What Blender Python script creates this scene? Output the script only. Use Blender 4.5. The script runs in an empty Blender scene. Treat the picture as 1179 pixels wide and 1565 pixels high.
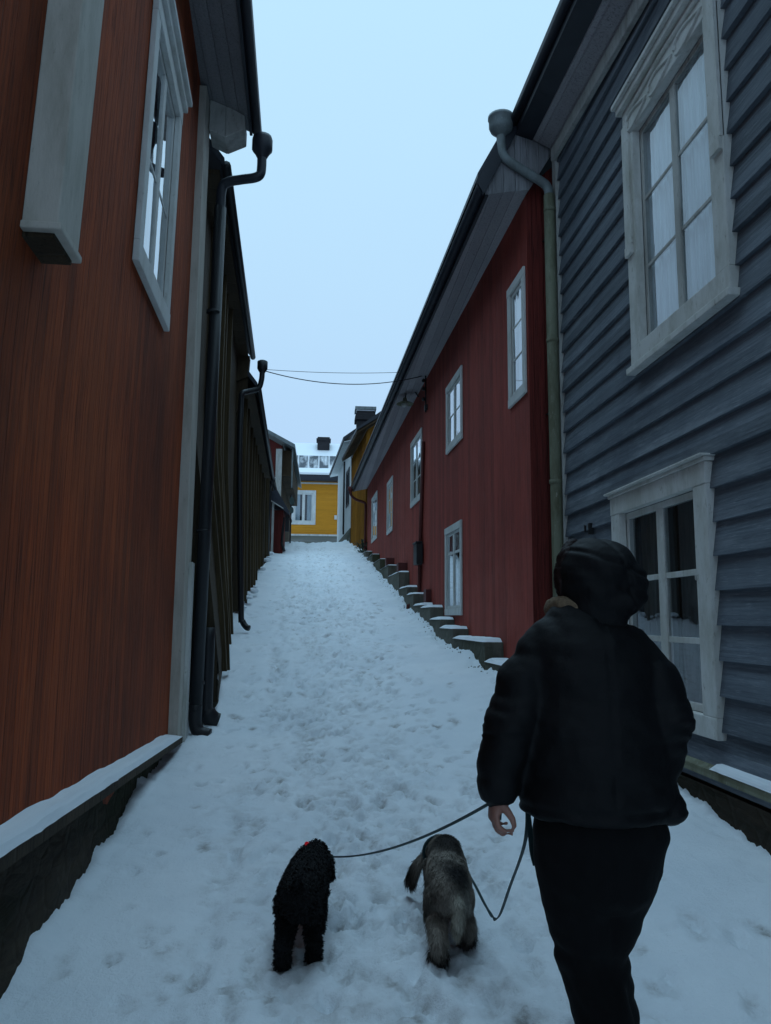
import bpy, bmesh, math, random
import numpy as np
from mathutils import Vector, Matrix
random.seed(7); RNG = np.random.default_rng(7)
scene = bpy.context.scene
COL = scene.collection
PI = math.pi

# ------------------------------------------------------------------ node helpers
def lin(r, g, b): return (r, g, b, 1.0)

class NT:
    def __init__(s, name):
        s.m = bpy.data.materials.new(name); s.m.use_nodes = True
        s.t = s.m.node_tree; s.t.nodes.clear()
        s.out = s.n('ShaderNodeOutputMaterial')
    def n(s, typ, **kw):
        nd = s.t.nodes.new(typ)
        for k, v in kw.items():
            if k == 'inp':
                for kk, vv in v.items():
                    sk = nd.inputs[kk]
                    if isinstance(vv, bpy.types.NodeSocket): s.t.links.new(vv, sk)
                    else: sk.default_value = vv
            else: setattr(nd, k, v)
        return nd
    def link(s, a, b): s.t.links.new(a, b)
    def math(s, op, a, b=0.0, c=None, clamp=False):
        d = {0: a, 1: b}
        if c is not None: d[2] = c
        nd = s.n('ShaderNodeMath', operation=op, inp=d); nd.use_clamp = clamp
        return nd.outputs[0]
    def mix(s, f, a, b):
        nd = s.n('ShaderNodeMix', data_type='RGBA')
        for i, v in ((0, f), (6, a), (7, b)):
            if isinstance(v, bpy.types.NodeSocket): s.t.links.new(v, nd.inputs[i])
            else: nd.inputs[i].default_value = v
        return nd.outputs[2]
    def coords(s, scale=(1, 1, 1), rot=(0, 0, 0)):
        tc = s.n('ShaderNodeTexCoord')
        mp = s.n('ShaderNodeMapping', inp={'Vector': tc.outputs['Object'], 'Scale': scale, 'Rotation': rot})
        return mp.outputs[0]
    def noise(s, scale=5, detail=4, rough=.6, vec=None, dist=0.0):
        i = {'Scale': scale, 'Detail': detail, 'Roughness': rough, 'Distortion': dist}
        if vec is not None: i['Vector'] = vec
        return s.n('ShaderNodeTexNoise', inp=i).outputs[0]
    def ramp(s, f, stops):
        nd = s.n('ShaderNodeValToRGB', inp={0: f})
        els = nd.color_ramp.elements
        while len(els) < len(stops): els.new(.5)
        for e, (p, c) in zip(els, stops):
            e.position = p; e.color = c if len(c) == 4 else (*c, 1)
        return nd.outputs[0]
    def rmap(s, f, a, b, c=0.0, d=1.0):
        return s.n('ShaderNodeMapRange', inp={0: f, 1: a, 2: b, 3: c, 4: d}).outputs[0]
    def bsdf(s, color, rough=.7, bump=None, bstr=.3, bdist=.01, spec=.4, **kw):
        nd = s.n('ShaderNodeBsdfPrincipled')
        for k, v in (('Base Color', color), ('Roughness', rough), ('Specular IOR Level', spec)):
            if isinstance(v, bpy.types.NodeSocket): s.link(v, nd.inputs[k])
            else: nd.inputs[k].default_value = v
        for k, v in kw.items():
            nd.inputs[k.replace('_', ' ')].default_value = v
        if bump is not None:
            b = s.n('ShaderNodeBump', inp={'Height': bump, 'Strength': bstr, 'Distance': bdist})
            s.link(b.outputs[0], nd.inputs['Normal'])
        s.link(nd.outputs[0], s.out.inputs[0])
        return s.m

def wood(name, base, dark, pale, along='Y', bw=.17, seam=.5, streak=1.0, wear=.55, rough=.8, horiz=False, grime=.5, var=(.78, 1.16)):
    """painted boards: every board its own tone, long grain, weathered streaks, seams"""
    t = NT(name)
    tc = t.n('ShaderNodeTexCoord'); sep = t.n('ShaderNodeSeparateXYZ', inp={0: tc.outputs['Object']})
    u = sep.outputs[along]; z = sep.outputs['Z']
    k = t.math('DIVIDE', u, bw)
    idx = t.math('FLOOR', k); fr = t.math('FRACT', k)
    wn = t.n('ShaderNodeTexWhiteNoise', noise_dimensions='1D', inp={'W': idx})
    vec = t.coords((16, 16, .55) if not horiz else (.5, .5, 20))
    g = t.noise(3.2, 6, .65, vec)
    g2 = t.noise(9, 4, .6, t.coords((14, 14, .9) if not horiz else (.9, .9, 14)))
    g3 = t.noise(2.6, 7, .7, t.coords((30, 30, .8) if not horiz else (.8, .8, 34)))
    big = t.noise(.55, 5, .65, t.coords((1, 1, .6)))
    med = t.noise(2.4 if not horiz else 4.2, 6, .7)
    c = t.mix(t.rmap(g, .35, .72, 0, .75), base, dark)
    c = t.mix(t.rmap(g2, .56, .78, 0, .6 * streak), c, pale)
    c = t.mix(t.math('MULTIPLY', t.rmap(big, .42, .7), grime), c, dark)
    c = t.mix(t.math('MULTIPLY', t.rmap(med, .52, .68), wear * .65), c, pale)
    c = t.mix(t.rmap(g3, .54, .68, 0, .30 if horiz else .85), c, (dark[0] * .35, dark[1] * .35, dark[2] * .4, 1))
    hv = t.n('ShaderNodeHueSaturation', inp={'Hue': .5, 'Saturation': 1.0, 'Color': c,
             'Value': t.rmap(wn.outputs[0], 0, 1, *var)})
    c = hv.outputs[0]
    h = t.math('SUBTRACT', t.math('ADD', t.math('MULTIPLY', g, .35), t.math('MULTIPLY', g2, .2)), t.math('MULTIPLY', t.rmap(g3, .54, .68), .15 if horiz else .5))
    if seam:
        sm = t.math('ABSOLUTE', t.math('SUBTRACT', fr, .5))
        smr = t.rmap(sm, .445, .49, 0, 1)
        h = t.math('SUBTRACT', h, t.math('MULTIPLY', smr, 1.6 * seam))
    return t.bsdf(c, rough, h, .75, .012, .25)

def paint(name, base, worn, dirt, amt=.5, rough=.6, scale=3, stretch=(1, 1, 1), bstr=.35):
    t = NT(name)
    v = t.coords(stretch)
    n1 = t.noise(scale, 6, .68, v); n2 = t.noise(scale * 6, 5, .7, v); n3 = t.noise(scale * .35, 3, .5)
    c = t.mix(t.rmap(n1, .45, .68, 0, amt), base, dirt)
    c = t.mix(t.rmap(n2, .6, .72, 0, amt * 1.3), c, worn)
    c = t.mix(t.rmap(n3, .5, .7, 0, amt * .6), c, dirt)
    h = t.math('ADD', n1, t.math('MULTIPLY', n2, .6))
    return t.bsdf(c, rough, h, bstr, .006, .35)

M = {}
M['red_left'] = wood('red_ochre_boards', lin(.42, .075, .014), lin(.085, .016, .005), lin(.40, .125, .042), 'Y', .105, .9, .7, .3, grime=.8)
M['red_right'] = wood('red_boards_plain', lin(.36, .056, .037), lin(.17, .028, .021), lin(.36, .095, .072), 'Y', .16, .35, .8, .6, grime=.7)
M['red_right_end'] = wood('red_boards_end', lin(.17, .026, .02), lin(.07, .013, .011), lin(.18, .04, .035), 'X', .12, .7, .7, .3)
M['grey_boards'] = wood('slate_blue_boards', lin(.150, .175, .205), lin(.060, .072, .094), lin(.30, .33, .365), 'Z', .2095, 0, 1.2, .9, horiz=True, grime=.7)
M['brown'] = wood('tarred_brown_boards', lin(.062, .042, .023), lin(.025, .018, .011), lin(.10, .075, .042), 'Y', .30, .5, 1, .4)
M['batten'] = wood('ochre_brown_battens', lin(.095, .066, .030), lin(.04, .028, .014), lin(.15, .115, .06), 'Y', .9, 0, 1, .5)
M['brown_end'] = wood('tarred_brown_end', lin(.055, .040, .022), lin(.028, .02, .012), lin(.085, .065, .04), 'X', .13, .6, 1, .4)
M['yellow'] = wood('yellow_ochre_boards', lin(.62, .255, .018), lin(.42, .17, .015), lin(.66, .31, .045), 'Z', .16, .7, .6, .3, horiz=True, grime=.2, var=(.95, 1.05))
M['yellow_v'] = wood('yellow_ochre_vertical', lin(.44, .195, .018), lin(.20, .085, .014), lin(.5, .26, .05), 'Y', .26, .9, .8, .4)
M['white_wall'] = paint('white_render', lin(.62, .66, .68), lin(.5, .52, .5), lin(.42, .43, .40), .45)
M['white'] = paint('white_trim', lin(.60, .61, .60), lin(.34, .32, .28), lin(.38, .37, .33), .55, .6, 4, (1, 1, .5))
M['white_worn'] = paint('white_trim_worn', lin(.45, .45, .43), lin(.20, .19, .165), lin(.25, .245, .225), .85, .75, 5, (1.5, 1.5, .35), .7)
M['white_post'] = paint('white_post_boards', lin(.50, .47, .42), lin(.30, .28, .24), lin(.34, .32, .27), .8, .75, 4, (2, 2, .5), .6)
M['white_dim'] = paint('white_casing_faded', lin(.58, .58, .56), lin(.28, .265, .225), lin(.36, .355, .31), .8, .7, 5, (1, 1, .4), .6)
M['soffit'] = wood('soffit_boards', lin(.42, .40, .42), lin(.28, .27, .29), lin(.48, .47, .47), 'X', .13, .6, .6, .5)
M['soffit_dark'] = wood('soffit_dark', lin(.30, .30, .32), lin(.18, .18, .19), lin(.38, .37, .37), 'X', .13, .6, .6, .5)
M['soffit_brown'] = wood('soffit_brown', lin(.10, .065, .035), lin(.04, .028, .018), lin(.14, .10, .06), 'Y', .2, .6, .6, .5)
M['roof'] = paint('dark_sheet_roof', lin(.035, .04, .055), lin(.06, .06, .065), lin(.02, .022, .03), .5, .5)
M['gutter'] = paint('dark_gutter_metal', lin(.022, .026, .036), lin(.05, .05, .05), lin(.012, .014, .02), .5, .5, 6)
M['gutter_black'] = paint('black_gutter_metal', lin(.014, .015, .018), lin(.03, .03, .03), lin(.008, .009, .01), .5, .45, 6)
M['zinc'] = paint('old_zinc', lin(.20, .235, .245), lin(.30, .32, .30), lin(.12, .14, .14), .8, .55, 7, (1, 1, .5))
M['zinc_mossy'] = paint('peeling_green_pipe', lin(.19, .20, .14), lin(.32, .31, .25), lin(.09, .085, .045), .9, .7, 6, (1, 1, .3), .7)
M['red_pipe'] = paint('red_painted_pipe', lin(.10, .02, .017), lin(.06, .015, .012), lin(.05, .012, .01), .5, .6, 6)
M['iron'] = paint('black_iron', lin(.015, .015, .017), lin(.03, .027, .024), lin(.008, .008, .009), .5, .5, 8)
M['brick'] = paint('dark_brick', lin(.028, .026, .03), lin(.05, .045, .045), lin(.014, .014, .017), .6, .85, 6)
M['rope'] = paint('leash_webbing', lin(.012, .035, .038), lin(.03, .06, .06), lin(.008, .015, .018), .4, .6, 60)

def stone_mat(name, base, dark, moss, sc=3.0):
    t = NT(name)
    n1 = t.noise(sc, 8, .7); n2 = t.noise(sc * .5, 4, .6); n3 = t.noise(sc * 7, 4, .7)
    vo = t.n('ShaderNodeTexVoronoi', feature='DISTANCE_TO_EDGE', inp={'Scale': sc * 1.1, 'Vector': t.coords((1, 1, 1.6))}).outputs[0]
    c = t.mix(t.rmap(n1, .38, .65), base, dark)
    c = t.mix(t.rmap(n2, .45, .62, 0, .9), c, moss)
    h = t.math('ADD', t.math('MULTIPLY', n1, .7), t.math('ADD', t.math('MULTIPLY', n3, .25), t.math('MULTIPLY', t.rmap(vo, 0, .16), .16)))
    return t.bsdf(c, .9, h, 1.0, .05, .2)
M['stone_dark'] = stone_mat('mossy_dark_stone', lin(.055, .042, .028), lin(.012, .010, .008), lin(.024, .026, .010), 5.5)
M['plinth'] = stone_mat('damp_concrete_plinth', lin(.15, .145, .12), lin(.055, .053, .043), lin(.06, .065, .03), 3.0)
M['plinth_far'] = stone_mat('grey_plinth', lin(.22, .22, .215), lin(.12, .12, .12), lin(.12, .13, .09), 2.0)

def snow_mat():
    t = NT('snow')
    v = t.coords()
    n1 = t.noise(55, 6, .7, v); n2 = t.noise(9, 5, .65, v); n3 = t.noise(1.3, 5, .6, v); n4 = t.noise(190, 3, .7, v)
    at = t.n('ShaderNodeAttribute', attribute_name='packed_shade')
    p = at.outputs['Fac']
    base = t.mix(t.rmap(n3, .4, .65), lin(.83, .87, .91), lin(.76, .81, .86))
    slush_shade = t.mix(t.rmap(n2, .4, .6), lin(.55, .56, .57), lin(.33, .32, .31))  # trodden slush, browned further so the colour carries shade in the prints
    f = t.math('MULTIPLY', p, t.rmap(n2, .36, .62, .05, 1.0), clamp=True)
    c = t.mix(f, base, slush_shade)
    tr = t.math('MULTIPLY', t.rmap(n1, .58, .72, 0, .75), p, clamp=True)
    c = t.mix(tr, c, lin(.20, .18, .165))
    h = t.math('ADD', t.math('MULTIPLY', n1, .55), t.math('ADD', t.math('MULTIPLY', n2, .9), t.math('MULTIPLY', n4, .25)))
    return t.bsdf(c, .72, h, .7, .024, .3)
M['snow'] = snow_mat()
def snowcap_mat():
    t = NT('snow_cap')
    n1 = t.noise(40, 5, .7); n3 = t.noise(4, 4, .6)
    c = t.mix(t.rmap(n3, .4, .65), lin(.82, .86, .90), lin(.74, .79, .84))
    return t.bsdf(c, .75, t.math('ADD', n1, n3), .4, .015, .3)
M['snowcap'] = snowcap_mat()

def glass_mat(name, tint=(.75, .82, .85), refl=1.7):
    t = NT(name)
    n = t.noise(2.2, 2, .5)
    b = t.n('ShaderNodeBump', inp={'Height': n, 'Strength': .12, 'Distance': .02})
    ge = t.n('ShaderNodeNewGeometry')
    dt = t.n('ShaderNodeVectorMath', operation='DOT_PRODUCT', inp={0: ge.outputs['Incoming'], 1: b.outputs[0]}).outputs['Value']
    c = t.math('SUBTRACT', 1.0, t.math('ABSOLUTE', dt), clamp=True)
    fr = t.math('MULTIPLY', t.math('MULTIPLY_ADD', t.math('POWER', c, 5.0), .95, .05), refl, clamp=True)
    tr = t.n('ShaderNodeBsdfTransparent', inp={0: lin(*tint)})
    gl = t.n('ShaderNodeBsdfGlossy', inp={'Color': lin(.95, .97, 1), 'Roughness': .015}); t.link(b.outputs[0], gl.inputs['Normal'])
    mx = t.n('ShaderNodeMixShader', inp={0: fr, 1: tr.outputs[0], 2: gl.outputs[0]})
    t.link(mx.outputs[0], t.out.inputs[0])
    return t.m
M['glass'] = glass_mat('window_glass')

def cloth_mat(name, col, rough=.9, transl=0.0):
    t = NT(name)
    n = t.noise(4, 4, .6, t.coords((6, 6, .4)))
    c = t.mix(t.rmap(n, .35, .7), col, (col[0] * .6, col[1] * .6, col[2] * .62, 1))
    return t.bsdf(c, rough, n, .4, .02, .2)
M['curtain_pale'] = cloth_mat('pale_curtain', lin(.85, .88, .90))
M['curtain_grey'] = cloth_mat('grey_curtain', lin(.20, .20, .20))
M['curtain_mid'] = cloth_mat('light_curtain', lin(.62, .66, .68))
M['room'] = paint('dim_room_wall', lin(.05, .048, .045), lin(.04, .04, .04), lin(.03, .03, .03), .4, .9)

def emis(name, col, s):
    t = NT(name)
    n = t.noise(9, 3, .6)
    e = t.n('ShaderNodeEmission', inp={'Strength': s, 'Color': t.mix(n, (*col, 1), (col[0], col[1] * .75, col[2] * .6, 1))})
    t.link(e.outputs[0], t.out.inputs[0]); return t.m
M['lamp_glow'] = emis('lit_lamp_shade', (1.0, .28, .07), .55)
M['collar_blue'] = emis('blue_collar_light', (.02, .22, .85), .55)
M['collar_red'] = emis('red_collar_light', (.80, .02, .05), .30)

def fabric(name, col, rough, sheen=.0, sc=160):
    t = NT(name)
    n = t.noise(sc, 3, .6); n2 = t.noise(14, 5, .6)
    c = t.mix(t.rmap(n2, .35, .7), col, (col[0] * .55, col[1] * .55, col[2] * .6, 1))
    return t.bsdf(c, rough, t.math('ADD', t.math('MULTIPLY', n, .25), n2), .3, .01, .2, Sheen_Weight=sheen)
M['jacket'] = fabric('black_nylon', lin(.004, .004, .005), .62)
M['hood'] = fabric('black_quilted_nylon', lin(.004, .004, .005), .66)
M['trousers'] = fabric('black_trousers', lin(.0038, .0038, .0045), .9)
M['boots'] = fabric('black_boots', lin(.012, .012, .013), .5)
M['scarf'] = fabric('beige_scarf', lin(.21, .15, .095), .95)
M['hair'] = fabric('dark_auburn_hair', lin(.016, .006, .0055), .6)
M['sole'] = fabric('boot_sole', lin(.02, .02, .02), .8)
def skin_mat():
    t = NT('skin')
    n = t.noise(20, 4, .6); n2 = t.noise(180, 3, .6)
    c = t.mix(n, lin(.27, .13, .10), lin(.33, .17, .13))
    return t.bsdf(c, .55, n2, .15, .003, .4)
M['skin'] = skin_mat()
def eye(): 
    t = NT('eye'); n = t.noise(60, 2, .5)
    return t.bsdf(t.mix(n, lin(.6, .6, .58), lin(.5, .5, .48)), .2)
M['eye'] = eye()
def fur_mat(name, rough=.75, black=None):
    t = NT(name)
    if black:
        n = t.noise(30, 3, .6); c = t.mix(n, lin(*black), lin(black[0] * 2, black[1] * 2, black[2] * 2))
    else:
        at = t.n('ShaderNodeAttribute', attribute_name='coat'); c = at.outputs['Color']
    return t.bsdf(c, rough, spec=.2)
M['fur_black'] = fur_mat('black_curly_coat', .8, (.004, .004, .0045))
M['fur_roan'] = fur_mat('roan_coat')
def leaf_mat():
    t = NT('frosted_leaves'); n = t.noise(12, 3, .6)
    return t.bsdf(t.ramp(n, [(.3, (.03, .05, .03)), (.55, (.06, .09, .06)), (.75, (.35, .42, .42))]), .7)
M['leaf'] = leaf_mat()
M['sign_back'] = paint('grey_green_sign_back', lin(.06, .10, .10), lin(.12, .15, .15), lin(.04, .06, .06), .5)
M['litter'] = paint('dark_debris', lin(.035, .028, .02), lin(.06, .05, .035), lin(.02, .018, .014), .6, .95, 20)

def snowroof_mat():
    """dark seamed sheet roof partly covered with snow: the bare band keeps patchy remains"""
    t = NT('snowy_seam_roof')
    tc = t.n('ShaderNodeTexCoord'); sep = t.n('ShaderNodeSeparateXYZ', inp={0: tc.outputs['Object']})
    z = sep.outputs['Z']; x = sep.outputs['X']
    n = t.noise(1.7, 5, .65, t.coords((1, .7, .6)))
    n2 = t.noise(1.5, 4, .6, t.coords((1.5, .3, .55)))
    zz = t.math('ADD', z, t.math('MULTIPLY', t.math('SUBTRACT', n, .5), .05))
    band = t.math('MULTIPLY', t.rmap(zz, ROOF_LO, ROOF_LO + .02), t.rmap(zz, ROOF_HI + .02, ROOF_HI))
    fr = t.math('FRACT', t.math('DIVIDE', x, .62))
    seam = t.rmap(t.math('ABSOLUTE', t.math('SUBTRACT', fr, .5)), .40, .46)
    patch = t.math('MAXIMUM', t.math('MULTIPLY', t.rmap(n2, .46, .66), .8), t.math('MULTIPLY', seam, t.rmap(n2, .3, .6, .45, .9)))
    bare = t.math('MULTIPLY', band, t.math('SUBTRACT', 1.0, patch), clamp=True)
    c = t.mix(bare, lin(.8, .82, .85), lin(.05, .06, .075))
    return t.bsdf(c, .7, n, .3, .03)
ROOF_LO, ROOF_HI = 4.50, 5.55

# ------------------------------------------------------------------ mesh helpers
class MB:
    def __init__(s): s.v = []; s.f = []
    def quad(s, *p):
        i = len(s.v); s.v += [tuple(q) for q in p]; s.f.append(tuple(range(i, i + len(p))))
    def hexa(s, p):
        """8 corners: bottom 4 (ccw) then top 4"""
        i = len(s.v); s.v += [tuple(q) for q in p]
        s.f += [tuple(i + k for k in q) for q in ((3, 2, 1, 0), (4, 5, 6, 7), (0, 1, 5, 4), (1, 2, 6, 5), (2, 3, 7, 6), (3, 0, 4, 7))]
    def box(s, x0, x1, y0, y1, z0, z1):
        s.hexa([(x0, y0, z0), (x1, y0, z0), (x1, y1, z0), (x0, y1, z0), (x0, y0, z1), (x1, y0, z1), (x1, y1, z1), (x0, y1, z1)])
    def fbox(s, F, s0, s1, o0, o1, z0, z1, dz=0.0):
        """box in wall coordinates; dz: rise of the far end"""
        s.hexa([F(s0, o0, z0), F(s1, o0, z0 + dz), F(s1, o1, z0 + dz), F(s0, o1, z0), F(s0, o0, z1), F(s1, o0, z1 + dz), F(s1, o1, z1 + dz), F(s0, o1, z1)])
    def tube(s, pts, r, n=10, cap=True):
        pts = [Vector(p) for p in pts]
        rs = r if isinstance(r, (list, tuple)) else [r] * len(pts)
        up = None; base = len(s.v)
        for i, p in enumerate(pts):
            a = pts[max(i - 1, 0)]; b = pts[min(i + 1, len(pts) - 1)]
            d = (b - a).normalized()
            if up is None:
                up = Vector((0, 0, 1)) if abs(d.z) < .9 else Vector((1, 0, 0))
            x = up.cross(d).normalized(); y = d.cross(x); up = y
            for k in range(n):
                t = 2 * PI * k / n
                s.v.append(tuple(p + (x * math.cos(t) + y * math.sin(t)) * rs[i]))
        for i in range(len(pts) - 1):
            for k in range(n):
                a = base + i * n + k; b = base + i * n + (k + 1) % n
                s.f.append((a, b, b + n, a + n))
        if cap:
            s.f.append(tuple(base + k for k in range(n))[::-1])
            s.f.append(tuple(base + (len(pts) - 1) * n + k for k in range(n)))
    def lathe(s, c, prof, n=16, axis='Z'):
        base = len(s.v)
        for r, z in prof:
            for k in range(n):
                t = 2 * PI * k / n
                if axis == 'Z': s.v.append((c[0] + r * math.cos(t), c[1] + r * math.sin(t), c[2] + z))
                elif axis == 'X': s.v.append((c[0] + z, c[1] + r * math.cos(t), c[2] + r * math.sin(t)))
                else: s.v.append((c[0] + r * math.cos(t), c[1] + z, c[2] + r * math.sin(t)))
        for i in range(len(prof) - 1):
            for k in range(n):
                a = base + i * n + k; b = base + i * n + (k + 1) % n
                s.f.append((a, b, b + n, a + n))
    def build(s, name, m, parent=None, loc=None, smooth=False, xf=None, bevel=0, noise=0):
        v = s.v if xf is None else [xf(p) for p in s.v]
        root = Vector((0, 0, 0))
        if parent is not None:
            q = parent
            while q is not None: root = root + q.location; q = q.parent
        elif loc is not None: root = Vector(loc)
        me = bpy.data.meshes.new(name)
        me.from_pydata([tuple(Vector(p) - root) for p in v], [], s.f)
        me.validate(); me.update()
        bm = bmesh.new(); bm.from_mesh(me); bmesh.ops.recalc_face_normals(bm, faces=bm.faces)
        bm.to_mesh(me); bm.free()
        if smooth: me.polygons.foreach_set('use_smooth', [True] * len(me.polygons))
        o = bpy.data.objects.new(name, me); COL.objects.link(o)
        me.materials.append(m)
        if parent is not None: o.parent = parent
        elif loc is not None: o.location = loc
        if bevel:
            b = o.modifiers.new('bevel', 'BEVEL'); b.width = bevel; b.segments = 2; b.limit_method = 'ANGLE'; b.harden_normals = False
        return o

def frame(x0, y0, rot, side):
    a = math.radians(rot); d = (-math.sin(a), math.cos(a)); n = (side * math.cos(a), side * math.sin(a))
    return lambda s, o, z: (x0 + d[0] * s + n[0] * o, y0 + d[1] * s + n[1] * o, z)

def thing(name, label, cat, loc, group=None):
    o = bpy.data.objects.new(name, None); COL.objects.link(o); o.location = loc
    o.empty_display_size = .2
    o['label'] = label; o['category'] = cat
    if group: o['group'] = group
    return o
def tag(o, label=None, cat=None, group=None, kind=None):
    if label: o['label'] = label
    if cat: o['category'] = cat
    if group: o['group'] = group
    if kind: o['kind'] = kind
    return o

def cuts(a, b, extra, step):
    c = {a, b}
    for e in extra:
        if a < e < b: c.add(e)
    c = sorted(c); out = []
    for p, q in zip(c[:-1], c[1:]):
        k = max(1, int(math.ceil((q - p) / step)))
        out += [p + (q - p) * i / k for i in range(k)]
    return out + [b]
def holed_wall(mb, F, s0, s1, z0, z1, holes, depth=.16, step=1.2):
    S = cuts(s0, s1, [h[0] for h in holes] + [h[1] for h in holes], step)
    Z = cuts(z0, z1, [h[2] for h in holes] + [h[3] for h in holes], step)
    for a, b in zip(S[:-1], S[1:]):
        for c, d in zip(Z[:-1], Z[1:]):
            ms, mz = (a + b) / 2, (c + d) / 2
            if any(h[0] < ms < h[1] and h[2] < mz < h[3] for h in holes): continue
            mb.quad(F(a, 0, c), F(b, 0, c), F(b, 0, d), F(a, 0, d))
    reveals(mb, F, holes, depth)
def reveals(mb, F, holes, depth):
    for a, b, c, d in holes:
        mb.quad(F(a, 0, c), F(b, 0, c), F(b, -depth, c), F(a, -depth, c)); mb.quad(F(a, 0, d), F(b, 0, d), F(b, -depth, d), F(a, -depth, d))
        mb.quad(F(a, 0, c), F(a, 0, d), F(a, -depth, d), F(a, -depth, c)); mb.quad(F(b, 0, c), F(b, 0, d), F(b, -depth, d), F(b, -depth, c))
def lap_wall(mb, F, s0, s1, z0, z1, holes, bh=.2095, lap=.030, zoff=0.0, depth=.16):
    rnd = random.Random(3); jrow = [3.1, 6.55, 1.2, 5.9, 3.75, 6.9, 2.4]
    k0 = int(math.floor((z0 - zoff) / bh)); k1 = int(math.ceil((z1 - zoff) / bh))
    for k in range(k0, k1):
        za, zb = zoff + k * bh, zoff + (k + 1) * bh
        j = rnd.uniform(-.003, .003); l = lap + rnd.uniform(-.005, .006); sag = rnd.uniform(-.006, .006)
        zs = cuts(max(za, z0), min(zb, z1), [h[2] for h in holes] + [h[3] for h in holes], 9)
        def off(z): return .004 + l * (zb - z) / bh
        for c, d in zip(zs[:-1], zs[1:]):
            jt = jrow[k % 7] if (k % 3) else -99
            segs = [(s0, jt - .002), (jt + .002, s1)] if s0 < jt < s1 else [(s0, s1)]
            for h in holes:
                if h[2] < (c + d) / 2 < h[3]:
                    segs = [g for a, b in segs for g in ((a, min(b, h[0])), (max(a, h[1]), b)) if g[1] - g[0] > 1e-4]
            for a, b in segs:
                n = max(1, int((b - a) / .8))
                for i in range(n):
                    p, q = a + (b - a) * i / n, a + (b - a) * (i + 1) / n
                    mb.quad(F(p, off(c), c), F(q, off(c), c), F(q, off(d), d), F(p, off(d), d))
                    if abs(c - za) < 1e-6:
                        mb.quad(F(p, off(c), c), F(q, off(c), c), F(q, 0, c), F(p, 0, c))
                        mb.quad(F(p, 0.0, c), F(q, 0.0, c), F(q, .003, c - .012), F(p, .003, c - .012))
    reveals(mb, F, holes, depth)

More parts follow.
